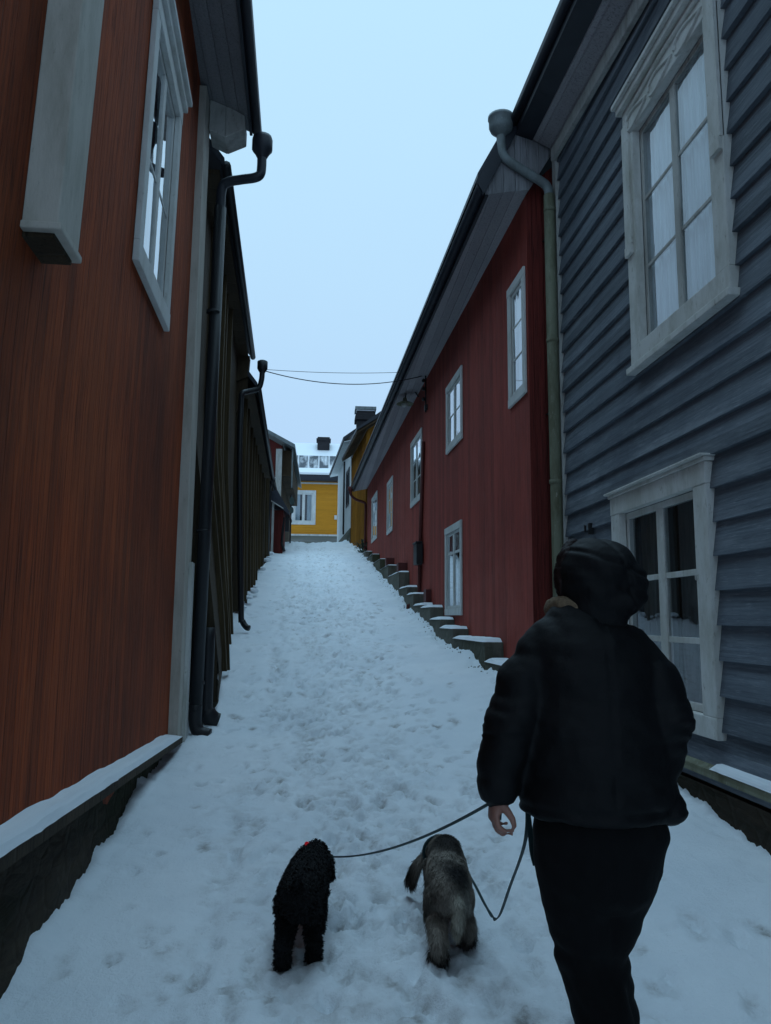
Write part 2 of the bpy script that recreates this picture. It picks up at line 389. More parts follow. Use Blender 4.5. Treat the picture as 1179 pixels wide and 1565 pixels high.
def window(house, F, s0, s1, z0, z1, mats, cw=.12, cwb=None, cwt=None, proud=.035, head=None, sill=None, cols=2, rows=3,
           curtain=None, cdepth=-.075, cpart=1.0, room=True, mull=.07, munt=.022, xf=None, corner=0, sash_w=.045, glass='glass', rowfr=None, gable=0):
    """returns the wall hole"""
    cwb = cwb or cw; cwt = cwt or cw
    i0, i1, j0, j1 = s0 + cw, s1 - cw, z0 + cwb, z1 - cwt
    mc, ms = mats
    mb = MB()
    mb.fbox(F, s0, s1, .002, proud, z0, j0); mb.fbox(F, s0, s1, .002, proud, j1, z1)
    mb.fbox(F, s0, i0, .002, proud - .004, j0, j1); mb.fbox(F, i1, s1, .002, proud - .004, j0, j1)
    if head:
        e, h, o = head
        mb.fbox(F, s0 - e, s1 + e, .003, proud + o, z1 + .001, z1 + h * .6)
        mb.fbox(F, s0 - e * 1.5, s1 + e * 1.5, .003, proud + o + .03, z1 + h * .6 + .001, z1 + h)
    if sill:
        e, h, o = sill
        mb.fbox(F, s0 - e, s1 + e, .003, proud + o, z0 - h, z0 - .001)
    if gable:
        n = 10
        for i in range(n):
            a, b = i / n, (i + 1) / n
            mb.hexa([F(s0 + (s1 - s0) * a, .004, z1 + .001), F(s0 + (s1 - s0) * b, .004, z1 + .001), F(s0 + (s1 - s0) * b, proud, z1 + .001), F(s0 + (s1 - s0) * a, proud, z1 + .001),
                     F(s0 + (s1 - s0) * a, .004, z1 + .01 + gable * math.sin(PI * a)), F(s0 + (s1 - s0) * b, .004, z1 + .01 + gable * math.sin(PI * b)), F(s0 + (s1 - s0) * b, proud, z1 + .01 + gable * math.sin(PI * b)), F(s0 + (s1 - s0) * a, proud, z1 + .01 + gable * math.sin(PI * a))])
    w = mb.build('window', mc, house, xf=xf, bevel=.006)
    # sash
    sb = MB(); o0, o1 = -.035, .004
    w0 = sash_w
    sb.fbox(F, i0 + .002, i1 - .002, o0, o1, j0 + .002, j0 + w0); sb.fbox(F, i0 + .002, i1 - .002, o0, o1, j1 - w0, j1 - .002)
    sb.fbox(F, i0 + .002, i0 + w0, o0, o1 - .002, j0 + w0, j1 - w0); sb.fbox(F, i1 - w0, i1 - .002, o0, o1 - .002, j0 + w0, j1 - w0)
    cwid = (i1 - i0) / cols
    for c in range(1, cols):
        m = i0 + cwid * c
        sb.fbox(F, m - mull / 2, m + mull / 2, o0, o1 + .005, j0 + w0, j1 - w0)
    pb = MB(); fr = rowfr or [r / rows for r in range(rows + 1)]
    a0, a1 = j0 + w0, j1 - w0
    for c in range(cols):
        p = i0 + cwid * c + (mull / 2 if c else w0); q = i0 + cwid * (c + 1) - (mull / 2 if c < cols - 1 else w0)
        for r in range(rows):
            za, zb = a0 + (a1 - a0) * fr[r], a0 + (a1 - a0) * fr[r + 1]
            if r:
                sb.fbox(F, p, q, o0 + .01, o1 - .004, za - munt / 2, za + munt / 2)
            t1, t2 = random.uniform(-.0025, .0025), random.uniform(-.0025, .0025)
            pb.quad(F(p - .01, -.005 - t1, za), F(q + .01, -.005 + t1, za), F(q + .01, -.005 + t1 + t2, zb), F(p - .01, -.005 - t1 + t2, zb))
    sb.build('sash', ms, w, xf=xf, bevel=.003)
    pb.build('pane', M[glass], w, xf=xf)
    if curtain:
        n = 40
        for side in (0, 1):
            cb = MB()
            ext = (i1 - i0) / 2 * cpart
            p0 = i0 if side == 0 else i1 - ext
            pts = []
            for i in range(n + 1):
                x = p0 + ext * i / n
                o = cdepth + .018 * math.sin(i * 1.3 + side) + .01 * math.sin(i * .47 + 2)
                pts.append((x, o))
            for (xa, oa), (xb, ob) in zip(pts[:-1], pts[1:]):
                cb.quad(F(xa, oa, j0 - .02), F(xb, ob, j0 - .02), F(xb, ob * .9 - .01, j1 + .02), F(xa, oa * .9 - .01, j1 + .02))
            cb.build('curtain', curtain, w, xf=xf, smooth=True)
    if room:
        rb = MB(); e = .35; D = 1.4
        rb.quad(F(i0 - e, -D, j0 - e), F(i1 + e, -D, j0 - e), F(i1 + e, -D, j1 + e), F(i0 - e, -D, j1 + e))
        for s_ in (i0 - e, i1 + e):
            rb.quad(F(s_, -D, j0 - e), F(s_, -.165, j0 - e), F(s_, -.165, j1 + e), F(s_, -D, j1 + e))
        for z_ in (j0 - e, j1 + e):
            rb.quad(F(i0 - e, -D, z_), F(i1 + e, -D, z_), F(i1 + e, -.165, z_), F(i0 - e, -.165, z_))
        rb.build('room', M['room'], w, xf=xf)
    return (i0 - .01, i1 + .01, j0 - .01, j1 + .01)

def gable_block(house, F, s0, s1, depth, z0, ze, mwall, pitch=33, over=.45, rake=.25, roofm=None, snow=True, soff=None, front_drop=0.0, thick=.14, dz=0.0, snowm=None, names=True):
    """back + end walls, and a two-slope roof parallel to the street"""
    wb = MB(); h = math.tan(math.radians(pitch)) * depth / 2
    b = MB()
    b.quad(F(s0, -depth, z0), F(s1, -depth, z0), F(s1, -depth, ze), F(s0, -depth, ze))
    for s in (s0, s1):
        b.quad(F(s, 0, z0), F(s, -depth, z0), F(s, -depth, ze), F(s, 0, ze))
        b.quad(F(s, -.02, ze), F(s, -depth, ze), F(s, -depth / 2, ze + h))
    b.build('end_wall', mwall, house)
    r = MB(); tp = math.tan(math.radians(pitch))
    zt = lambda o: ze + .10 + (-o) * tp
    a, e = s0 - rake, s1 + rake
    r.hexa([F(a, over, zt(over) - thick), F(e, over, zt(over) - thick + dz), F(e, -depth / 2, zt(-depth / 2) - thick + dz), F(a, -depth / 2, zt(-depth / 2) - thick),
            F(a, over, zt(over)), F(e, over, zt(over) + dz), F(e, -depth / 2, zt(-depth / 2) + dz), F(a, -depth / 2, zt(-depth / 2))])
    o2 = -depth - over
    z2 = zt(over)
    r.hexa([F(a, o2, z2 - thick), F(e, o2, z2 - thick + dz), F(e, -depth / 2, zt(-depth / 2) - thick + dz), F(a, -depth / 2, zt(-depth / 2) - thick),
            F(a, o2, z2), F(e, o2, z2 + dz), F(e, -depth / 2, zt(-depth / 2) + dz), F(a, -depth / 2, zt(-depth / 2))])
    ro = r.build('roof', roofm or M['roof'], house)
    if snow:
        s = MB(); t = .05
        s.hexa([F(a + .02, over - .05, zt(over - .05) + .003), F(e - .02, over - .05, zt(over - .05) + .003 + dz), F(e - .02, -depth / 2, zt(-depth / 2) + .003 + dz), F(a + .02, -depth / 2, zt(-depth / 2) + .003),
                F(a + .02, over - .05, zt(over - .05) + t), F(e - .02, over - .05, zt(over - .05) + t + dz), F(e - .02, -depth / 2, zt(-depth / 2) + t + dz), F(a + .02, -depth / 2, zt(-depth / 2) + t)])
        s.build('snow_layer', snowm or M['snowcap'], ro)
    return ro

# ------------------------------------------------------------------ ground profile
YR = [(-30, -2.6), (0, 0), (3, .27), (4.1, .385), (5.2, .46), (6.5, .66), (8.4, 1.0), (9.9, 1.13), (12.2, 1.40), (14.4, 1.73), (17.6, 2.31), (23.1, 3.25), (26, 3.72), (30, 4.36), (33, 4.82), (36, 5.05), (45, 5.75), (60, 6.0), (150, 6.3)]
YL = [(-30, -2.6), (0, 0), (3.2, .25), (5.5, .365), (7.4, .47), (8.5, .70), (10, 1.0), (12, 1.36), (14, 1.66), (17, 2.12), (22, 3.02), (26, 3.66), (30, 4.30), (33, 4.76), (36, 5.0), (45, 5.7), (60, 6.0), (150, 6.3)]
_yy = np.linspace(-40, 160, 4001)
def _smooth(tab):
    v = np.interp(_yy, [p[0] for p in tab], [p[1] for p in tab])
    k = np.exp(-.5 * (np.arange(-30, 31) / 9.) ** 2); k /= k.sum()
    return np.convolve(np.pad(v, 30, mode='edge'), k, 'valid')
_GR, _GL = _smooth(YR), _smooth(YL)
def ground(x, y):
    r = np.interp(y, _yy, _GR); l = np.interp(y, _yy, _GL)
    t = np.clip((np.asarray(x) + 1.2) / 3.1, 0, 1); t = t * t * (3 - 2 * t)
    return l * (1 - t) + r * t
def gz(x, y): return float(ground(x, y))

def vnoise(x, y, seed=0):
    r = np.random.default_rng(seed); T = r.random((256, 256))
    xi = np.floor(x).astype(int); yi = np.floor(y).astype(int); fx = x - xi; fy = y - yi
    fx = fx * fx * fx * (fx * (fx * 6 - 15) + 10); fy = fy * fy * fy * (fy * (fy * 6 - 15) + 10)
    g = lambda a, b: T[a % 256, b % 256]
    return (g(xi, yi) * (1 - fx) + g(xi + 1, yi) * fx) * (1 - fy) + (g(xi, yi + 1) * (1 - fx) + g(xi + 1, yi + 1) * fx) * fy - .5
def fbm(x, y, seed=0, octv=4, gain=.5):
    a, s, f = 1.0, 0.0, 1.0
    for i in range(octv):
        s = s + a * vnoise(x * f + 17 * i, y * f + 9 * i, seed + i); a *= gain; f *= 2.03
    return s

def build_ground():
    xs = np.concatenate([[-60, -40, -25, -14, -8, -5, -3.5, -2.6], np.arange(-2.1, 2.85, .024), [3.2, 4, 6, 9, 15, 25, 40, 60]])
    ys = np.concatenate([[-30, -20, -12, -7, -4, -2, -1], np.arange(-.4, 1.6, .1), np.arange(1.6, 8.5, .022), np.arange(8.5, 16, .045), np.arange(16, 34, .09), np.arange(34, 50, .5), [52, 56, 62, 70, 85, 110, 150]])
    X, Y = np.meshgrid(xs, ys)
    Z = ground(X, Y)
    street = np.clip((X + 2.2) / .3, 0, 1) * np.clip((2.9 - X) / .3, 0, 1)
    h = .030 * fbm(X * .9, Y * .5, 1, 3) + .016 * fbm(X * 3.0, Y * 2.0, 5, 4, .55)
    trod = np.exp(-((X - (.28 - .022 * (Y - 3))) / .85) ** 4)
    h = h + (.004 + .009 * trod) * fbm(X * 8, Y * 6, 11, 4, .62)
    # banks of softer snow against both walls
    lw = -1.22 - .03 * (Y - 3.1)
    bank = np.exp(-np.clip(X - lw, 0, 9) / .22) * .045
    rw = np.where(Y < 7.6, 2.41, 1.87 - .0323 * (Y - 7.6)); bank = bank + np.exp(-np.clip(rw - X, 0, 9) / .25) * .05
    h = h + bank * (1 + 2.2 * fbm(X * 2.3, Y * 2.3, 21, 3)) + .05 * np.exp(-np.clip(np.minimum(X - lw, rw - X), 0, 9) / .12) * fbm(X * 15, Y * 11, 25, 4, .6)
    h = h * street + (1 - street) * 0
    packed_shade = np.zeros_like(Z); D = np.zeros_like(Z)
    r = np.random.default_rng(23)
    N = 4200
    for i in range(N):
        y = 1.7 + 28 * r.random() ** 1.5
        cx = .35 - .022 * (y - 3)
        x = cx + r.normal(0, .50 if y > 3.6 else .60)
        if x < -1.0 - .03 * (y - 3): continue
        small = r.random() < .62
        L = (.030 + .022 * r.random()) if small else (.085 + .035 * r.random()); W = L * (.7 if small else .38)
        a = r.normal(0, .35); d = (.006 + .015 * r.random()) * (1.0 if not small else .9)
        if y > 12: d *= 1.2; L *= 1.2; W *= 1.2
        x0, x1 = np.searchsorted(xs, [x - .33, x + .33]); y0, y1 = np.searchsorted(ys, [y - .33, y + .33])
        gx, gy = X[y0:y1, x0:x1] - x, Y[y0:y1, x0:x1] - y
        u = gx * math.cos(a) + gy * math.sin(a); v = -gx * math.sin(a) + gy * math.cos(a)
        jit = 1 + .5 * fbm(X[y0:y1, x0:x1] * 14 + i, Y[y0:y1, x0:x1] * 14, 3, 2)
        q = np.sqrt((u / W) ** 2 + (v / L) ** 2) * jit
        D[y0:y1, x0:x1] += -d * np.exp(-q ** 4) + .38 * d * np.exp(-((q - 1.35) / .3) ** 2)
        packed_shade[y0:y1, x0:x1] = np.maximum(packed_shade[y0:y1, x0:x1], np.exp(-(q / 1.05) ** 4) * (.2 + .8 * r.random() ** 3))  # dent mask: pressed dirty snow plus the shade painted into it
    # two longer scuffed lanes where people and sledges went
    for cx, wd, dp in ((-.42, .10, .020), (.05, .15, .014), (.62, .12, .014)):
        c = cx - .024 * (Y - 3) + .10 * fbm(Y * .35, Y * 0 + cx * 9, 31, 2)
        t = np.exp(-((X - c) / wd) ** 2) * np.clip(.7 + 1.3 * fbm(X * 4, Y * 1.1, 41, 3), 0, 1.3)
        D -= dp * t; packed_shade = np.maximum(packed_shade, .45 * t * np.clip(.5 + 1.8 * fbm(X * 5, Y * 2.4, 51, 3), 0, 1))
    D = np.where(D < 0, -.06 * np.tanh(-D / .06), .035 * np.tanh(D / .035))
    D = D * np.clip(1.15 + 1.6 * fbm(X * 5, Y * 4, 65, 3), .25, 2)
    D = D + np.abs(D) * 1.9 * fbm(X * 22, Y * 18, 61, 3)
    Z = Z + h + D * np.interp(Y, [3, 9, 20], [1.0, 1.15, 1.2])
    # the lip of drifted snow at the top of the hill
    Z = Z + .10 * np.exp(-((Y - 32.5) / 1.2) ** 2) * (1 + 2.4 * fbm(X * 1.6, Y * .9, 71, 3)) * street
    ny, nx = X.shape
    v = np.stack([X, Y, Z], -1).reshape(-1, 3)
    ii = np.arange(ny * nx).reshape(ny, nx)
    f = np.stack([ii[:-1, :-1], ii[:-1, 1:], ii[1:, 1:], ii[1:, :-1]], -1).reshape(-1, 4)
    me = bpy.data.meshes.new('snowy_street'); me.from_pydata(v.tolist(), [], f.tolist()); me.update()
    me.polygons.foreach_set('use_smooth', [True] * len(me.polygons))
    at = me.attributes.new('packed_shade', 'FLOAT', 'POINT'); at.data.foreach_set('value', np.clip(packed_shade, 0, 1).reshape(-1).astype(np.float32))
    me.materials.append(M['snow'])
    o = bpy.data.objects.new('snowy_street', me); COL.objects.link(o); o['kind'] = 'structure'
    return xs, ys, Z
GXS, GYS, GZ = build_ground()
def gsurf(x, y):
    i = int(np.clip(np.searchsorted(GYS, y), 1, len(GYS) - 1)); j = int(np.clip(np.searchsorted(GXS, x), 1, len(GXS) - 1))
    return float(GZ[i - 1:i + 1, j - 1:j + 1].mean())

def arc(p0, p1, sag, n=24):
    a, b = Vector(p0), Vector(p1)
    return [a.lerp(b, i / n) + Vector((0, 0, -4 * sag * (i / n) * (1 - i / n))) for i in range(n + 1)]
def bez(pts, n=10):
    """Catmull-Rom through the points"""
    P = [Vector(p) for p in pts]; P = [P[0] * 2 - P[1]] + P + [P[-1] * 2 - P[-2]]; out = []
    for i in range(1, len(P) - 2):
        for k in range(n):
            t = k / n; a, b, c, d = P[i - 1], P[i], P[i + 1], P[i + 2]
            out.append(.5 * ((2 * b) + (c - a) * t + (2 * a - 5 * b + 4 * c - d) * t * t + (3 * b - a - 3 * c + d) * t ** 3))
    return out + [P[-2]]
def snow_strip(F, s0, s1, o0, o1, zf, t, n=None, seed=1, endz=None):
    """irregular cushion of snow; zf(s) gives its base height"""
    mb = MB(); n = n or max(4, int((s1 - s0) / .06)); m = 6; r = np.random.default_rng(seed)
    grid = []
    for i in range(n + 1):
        s = s0 + (s1 - s0) * i / n; row = []
        e = .9 + .35 * float(fbm(np.array([s * 3.0]), np.array([seed * 3.1]), seed, 3)[0]); ed = .018 * float(fbm(np.array([s * 7.0]), np.array([1.7]), seed + 5, 3)[0])
        for j in range(m + 1):
            q = j / m; o = o0 + (o1 + ed - o0) * q
            prof = (1 - max(0, (q - .55) / .45) ** 3) * (1 - max(0, (i / n - .93) / .07) ** 3) * (1 - max(0, (.07 - i / n) / .07) ** 3)
            row.append(F(s, o, zf(s, q) + t * e * prof * (1 if j < m else 0) + .002))
        grid.append(row)
    for i in range(n):
        for j in range(m):
            mb.quad(grid[i][j], grid[i + 1][j], grid[i + 1][j + 1], grid[i][j + 1])
        mb.quad(grid[i][m], grid[i + 1][m], F(s0 + (s1 - s0) * (i + 1) / n, o1, zf(s0 + (s1 - s0) * (i + 1) / n, 1)), F(s0 + (s1 - s0) * i / n, o1, zf(s0 + (s1 - s0) * i / n, 1)))
    return mb

# ================================================================== RIGHT SIDE
# ---- slate-blue house
FG = frame(2.41, 0, 0, -1)
H = thing('wooden_house', 'slate blue weatherboarded house at the right with pale worn window frames', 'house', (3.5, 2.5, 0))
hole_u = window(H, FG, 4.10, 5.56, 3.53, 5.66, (M['white_dim'], M['white_worn']), cw=.165, cwb=.15, cwt=.25, proud=.07, head=(.04, .10, .04),
                sill=(.03, .05, .03), cols=2, rows=3, curtain=M['curtain_pale'], cdepth=-.05, cpart=1.0, mull=.075, munt=.028, sash_w=.04)
hole_l = window(H, FG, 4.515, 6.10, .90, 2.59, (M['white_dim'], M['white_dim']), cw=.175, cwb=.13, cwt=.14, proud=.066, head=(.02, .045, .012),
                cols=2, rows=3, curtain=M['curtain_grey'], cdepth=-.14, cpart=.93, mull=.105, munt=.04, sash_w=.05, rowfr=[0, .30, .635, 1])
# scroll carving on the upper head board, hinge and latch
cb = MB()
for k in range(3):
    pts = [FG(4.26 + .42 * k + .19 * (1 + math.cos(t)), .072, 5.49 + .055 * math.sin(t) + .02 * math.sin(2 * t)) for t in np.linspace(0, PI * 1.85, 16)]
    cb.tube(pts, .014, 6)
cb.tube([FG(4.22, .074, 5.58), FG(4.83, .074, 5.61), FG(5.44, .074, 5.58)], .02, 6)
for s in (4.16, 5.50):
    cb.fbox(FG, s - .055, s + .055, .05, .092, 4.42, 4.50)
    cb.fbox(FG, s - .06, s + .06, .05, .084, 4.50, 5.52)
cb.build('carved_trim', M['white_dim'], H, bevel=.006)
mb = MB(); lap_wall(mb, FG, -2.5, 7.38, .62, 6.62, [hole_u, hole_l], zoff=.112)
mb.build('wall', M['grey_boards'], H)
mb = MB(); mb.fbox(FG, 7.38, 7.50, -.10, .050, .60, 6.55); mb.build('corner_board', M['white_worn'], H, bevel=.006)
mb = MB(); mb.fbox(FG, -2.5, 7.42, -.3, -.002, -.6, .70); mb.fbox(FG, -2.5, 7.42, .0, .03, -.6, .60); mb.build('plinth', M['stone_dark'], H)
mb = MB()
mb.hexa([FG(-2.5, 0, .70), FG(7.42, 0, .70), FG(7.42, .085, .675), FG(-2.5, .085, .675), FG(-2.5, 0, .76), FG(7.42, 0, .76), FG(7.42, .08, .72), FG(-2.5, .08, .72)])
wt = mb.build('water_board', M['zinc_mossy'], H)
snow_strip(FG, 3.0, 4.6, .03, .085, lambda s, q: .755 - .03 * q, .014, seed=4).build('snow_layer', M['snowcap'], wt, smooth=True)
# tilted cornice and eave (the old house sags towards the near end)
mb = MB(); dz = .075 * 10
zE = 6.58 - .075 * 9.95
mb.fbox(FG, -2.5, 7.42, .035, .085, zE - .16, zE - .02, dz); mb.build('cornice_moulding', M['white_worn'], H, bevel=.008)
mb = MB()
mb.hexa([FG(-2.5, .02, zE - .02), FG(7.45, .02, zE - .02 + dz), FG(7.45, .26, zE + .10 + dz), FG(-2.5, .26, zE + .10), FG(-2.5, .02, zE + .30), FG(7.45, .02, zE + .30 + dz), FG(7.45, .26, zE + .32 + dz), FG(-2.5, .26, zE + .32)])
mb.build('cornice', M['soffit'], H)
mb = MB()
mb.hexa([FG(-2.5, .26, zE + .12), FG(7.5, .26, zE + .12 + dz), FG(7.5, .44, zE + .17 + dz), FG(-2.5, .44, zE + .17), FG(-2.5, .26, zE + .36), FG(7.5, .26, zE + .36 + dz), FG(7.5, .44, zE + .30 + dz), FG(-2.5, .44, zE + .30)])
mb.build('eave_fascia', M['gutter'], H)
mb = MB(); mb.tube([FG(-2.5, .47, zE + .30), FG(7.5, .47, zE + .30 + dz)], .055, 10); mb.build('gutter', M['gutter'], H, smooth=True)
mb = MB(); t0 = zE + .36
for a, b in ((.46, -3), (-6.5, -3)):
    za = t0; zb = t0 + 2.1
    mb.hexa([FG(-2.7, a, za), FG(7.6, a, za + dz), FG(7.6, b, zb + dz), FG(-2.7, b, zb), FG(-2.7, a, za + .09), FG(7.6, a, za + .09 + dz), FG(7.6, b, zb + .09 + dz), FG(-2.7, b, zb + .09)])
mb.build('roof', M['roof'], H)
mb = MB()
for s in (-2.5, 7.41):
    mb.quad(FG(s, 0, 0), FG(s, -6, 0), FG(s, -6, 6.6), FG(s, 0, 6.6)); mb.quad(FG(s, 0, 6.6), FG(s, -6, 6.6), FG(s, -3, 8.6))
mb.quad(FG(-2.5, -6, 0), FG(7.4, -6, 0), FG(7.4, -6, 6.6), FG(-2.5, -6, 6.6))
mb.build('end_wall', M['grey_boards'], H)
# rainwater hopper and pipe at the corner
mb = MB(); mb.lathe((1.80, 7.45, 6.70), [(.045, 0), (.11, .06), (.128, .10), (.13, .19), (.138, .195), (.138, .225), (.11, .225), (.10, .16)], 20)
mb.build('rain_hopper', M['zinc'], H, smooth=True)
mb = MB()
mb.tube(bez([(1.80, 7.45, 6.72), (1.80, 7.45, 6.58), (1.83, 7.45, 6.47), (1.93, 7.44, 6.38), (2.22, 7.42, 6.19), (2.285, 7.42, 6.12), (2.30, 7.42, 6.02)], 8), .048, 14)
mb.build('swan_neck', M['zinc'], H, smooth=True)
mb = MB(); mb.tube([(2.30, 7.42, 6.04), (2.302, 7.42, 4.2), (2.308, 7.42, 2.2), (2.31, 7.42, .9)], .058, 14)
for z in (5.85, 4.42, 2.95, 1.6): mb.lathe((2.303, 7.42, z), [(.058, 0), (.065, .002), (.065, .04), (.058, .042)], 14)
mb.build('downpipe', M['zinc_mossy'], H, smooth=True)
mb = MB(); mb.fbox(FG, 6.62, 6.66, .02, .06, 2.36, 2.46); mb.tube([FG(6.64, .05, 2.40), FG(6.64, .09, 2.38), FG(6.64, .09, 2.44)], .012, 6); mb.build('wall_hook', M['iron'], H)
mb = MB(); mb.lathe(FG(4.69, .05, 1.86), [(.0, -.01), (.02, 0), (.022, .03), (.012, .05), (0, .055)], 8); mb.fbox(FG, 4.665, 4.70, -.03, .055, 1.80, 1.94); mb.build('casement_hinge', M['white_worn'], H)
# table lamp glimpsed through the lower window
lt = thing('table_lamp', 'orange glowing lamp inside the lower window of the slate blue house', 'lamp', FG(4.80, -.065, 1.025))
mb = MB(); mb.lathe(FG(4.80, -.065, 1.12), [(.024, 0), (.03, .02), (.028, .12), (.022, .22), (.006, .27)], 12); mb.build('lamp_shade', M['lamp_glow'], lt, smooth=True)
mb = MB(); mb.lathe(FG(4.80, -.065, 1.025), [(.032, 0), (.03, .012), (.008, .02), (.008, .095)], 12); mb.build('lamp_base', M['iron'], lt, smooth=True)

# ---- long red house
FR = frame(2.10, 7.6, 1.85, -1)
H = thing('wooden_house', 'long crimson wooden house on a stepped snowy plinth up the right side', 'house', (3.0, 15, 1.5))
holes = []
wm = (M['white'], M['white'])
specs = [(.06, .72, 3.96, 5.36, 1, 3, None), (3.22, 4.42, 4.22, 5.32, 2, 2, None), (6.92, 8.36, 3.91, 5.30, 2, 3, None), (11.5, 12.72, 3.80, 5.20, 2, 3, None), (15.35, 17.05, 4.0, 5.45, 2, 3, None)]
for k, (a, b, c, d, cl, rw, _) in enumerate(specs):
    holes.append(window(H, FR, a, b, c, d, wm, cw=.10, cwb=.10, cwt=.10, proud=.03, cols=cl, rows=rw, curtain=M['curtain_pale'] if k in (0, 3, 4) else M['curtain_mid'], cpart=.98 if k in (0, 3, 4) else .42, mull=.08))
holes.append(window(H, FR, 3.30, 4.54, 1.66, 3.03, wm, cw=.10, cwb=.10, proud=.03, cols=2, rows=2, curtain=M['curtain_pale'], cpart=.7, mull=.09, munt=.04, rowfr=[0, .74, 1]))
mb = MB(); holed_wall(mb, FR, 0, 18.9, .4, 6.16, holes); mb.build('wall', M['red_right'], H)
mb = MB(); mb.quad(FR(0, 0, .4), FR(0, -6, .4), FR(0, -6, 6.2), FR(0, 0, 6.2)); mb.quad(FR(0, 0, 6.2), FR(0, -6, 6.2), FR(0, -.7, 7.3), FR(0, -3, 9.1))
mb.build('end_wall', M['red_right_end'], H)
mb = MB(); mb.quad(FR(18.9, 0, .4), FR(18.9, -6, .4), FR(18.9, -6, 6.2), FR(18.9, 0, 6.2)); mb.quad(FR(18.9, 0, 6.2), FR(18.9, -6, 6.2), FR(18.9, -.7, 7.3), FR(18.9, -3, 9.1)); mb.quad(FR(0, -6, .4), FR(18.9, -6, .4), FR(18.9, -6, 6.2), FR(0, -6, 6.2))
mb.build('rear_wall', M['red_right_end'], H)
mb = MB(); mb.hexa([FR(-.10, .001, 6.14), FR(19.1, .001, 6.12), FR(19.1, .44, 6.03), FR(-.10, .44, 6.06), FR(-.10, .001, 6.20), FR(19.1, .001, 6.16), FR(19.1, .44, 6.09), FR(-.10, .44, 6.12)])
mb.hexa([FR(-.10, -.7, 7.3), FR(-.001, -.7, 7.3), FR(-.001, 0, 6.14), FR(-.10, 0, 6.14), FR(-.10, -.7, 7.36), FR(-.001, -.7, 7.36), FR(-.001, 0, 6.20), FR(-.10, 0, 6.20)])
mb.build('soffit', M['soffit'], H)
mb = MB(); mb.fbox(FR, -.10, 19.1, .441, .475, 6.03, 6.20, -.03)
mb.build('fascia', M['gutter'], H)
mb = MB(); mb.tube([FR(-.12, .52, 6.12), FR(19.15, .52, 6.08)], .055, 10); mb.build('gutter', M['gutter'], H, smooth=True)
mb = MB()
for a, za, b, zb in ((.56, 6.22, -.36, 7.95), (-.36, 7.95, -3, 9.2), (-6.5, 6.22, -3, 9.2)):
    mb.hexa([FR(-.13, a, za), FR(19.2, a, za - .02), FR(19.2, b, zb), FR(-.13, b, zb), FR(-.13, a, za + .05), FR(19.2, a, za + .03), FR(19.2, b, zb + .05), FR(-.13, b, zb + .05)])
ro = mb.build('roof', M['roof'], H)
mb = MB(); mb.quad(FR(-.11, .475, 6.04), FR(-.11, 0, 6.135), FR(-.11, -.70, 7.3), FR(-.11, -.45, 7.93), FR(-.11, -.34, 7.93), FR(-.11, .50, 6.26)); mb.build('rake_board', M['soffit_dark'], H)
mb = MB(); mb.hexa([FR(-.15, .50, 6.03), FR(-.112, .50, 6.03), FR(-.112, -.36, 7.75), FR(-.15, -.36, 7.75), FR(-.15, .58, 6.17), FR(-.112, .58, 6.17), FR(-.112, -.30, 7.92), FR(-.15, -.30, 7.92)]); mb.build('barge_board', M['gutter'], H)
# pipes, conduit, meter box
mb = MB(); mb.tube([FR(6.62, .035, 4.95), FR(6.95, .035, 3.0), FR(7.05, .04, 1.95), FR(7.06, .25, 1.85), FR(7.06, .26, 1.6)], .035, 10)
mb.build('cable_pipe', M['red_pipe'], H, smooth=True)
mb = MB(); mb.fbox(FR, 6.72, 7.12, .02, .14, 2.62, 3.02); mb.fbox(FR, 6.70, 7.14, .02, .16, 3.021, 3.05); mb.build('meter_box', M['iron'], H, bevel=.01)
mb = MB(); mb.tube([FR(6.25, .05, 6.12), FR(6.25, .05, 5.42)], .016, 6)
for z in (6.02, 5.86, 5.66): mb.lathe(FR(6.25, .09, z), [(.0, -.03), (.03, -.02), (.035, .02), (.02, .04), (0, .05)], 8)
mb.fbox(FR, 6.20, 6.30, .02, .07, 5.46, 5.56); mb.build('insulator_bracket', M['iron'], H)
mb = MB()
mb.lathe(FR(18.75, .60, 6.02), [(.03, -.1), (.09, 0), (.10, .10), (.09, .10)], 12)
mb.tube(bez([FR(18.75, .60, 5.98), FR(18.75, .57, 5.82), FR(18.75, .40, 5.68), FR(18.75, .12, 5.58), FR(18.75, .07, 5.45), FR(18.75, .07, 4.9), FR(18.75, .07, 3.4)], 6), .045, 10)
mb.build('downpipe', M['red_pipe'], H, smooth=True)
# stepped plinth with snow on every step
o = .22
steps = [(-.25, 1.14, 1.13), (1.14, 2.94, 1.345), (2.94, 3.89, 1.47), (3.89, 4.76, 1.595), (4.76, 5.67, 1.79), (5.67, 6.60, 1.84), (6.60, 7.44, 2.06), (7.44, 8.6, 2.22), (8.6, 10.62, 2.58), (10.62, 12.47, 2.86), (12.47, 14.6, 3.15), (14.6, 16.8, 3.45), (16.8, 18.85, 3.72)]
mb = MB(); sn = []
for k, (a, b, z) in enumerate(steps):
    mb.fbox(FR, a, b, .001, o, z - 1.6, z)
    sn.append((a, b, z))
pl = mb.build('stepped_plinth', M['plinth'], H)
for q in ((8.9, 9.2, .002, .20, 2.59, 2.80), (11.2, 11.45, .002, .20, 2.87, 3.08), (5.9, 6.15, .002, .10, 1.85, 2.12)):
    mb = MB(); mb.fbox(FR, *q); mb.build('plinth_post', M['red_pipe'], H)
for k, (a, b, z) in enumerate(sn):
    e = .30 if k > 1 else .05
    snow_strip(FR, a + .02, b - (.02 if k < 5 else .05), .01, o + .012, lambda s, q, z=z: z, .045 if k < 9 else .03, seed=10 + k).build('snow_cap', M['snowcap'], pl, smooth=True)

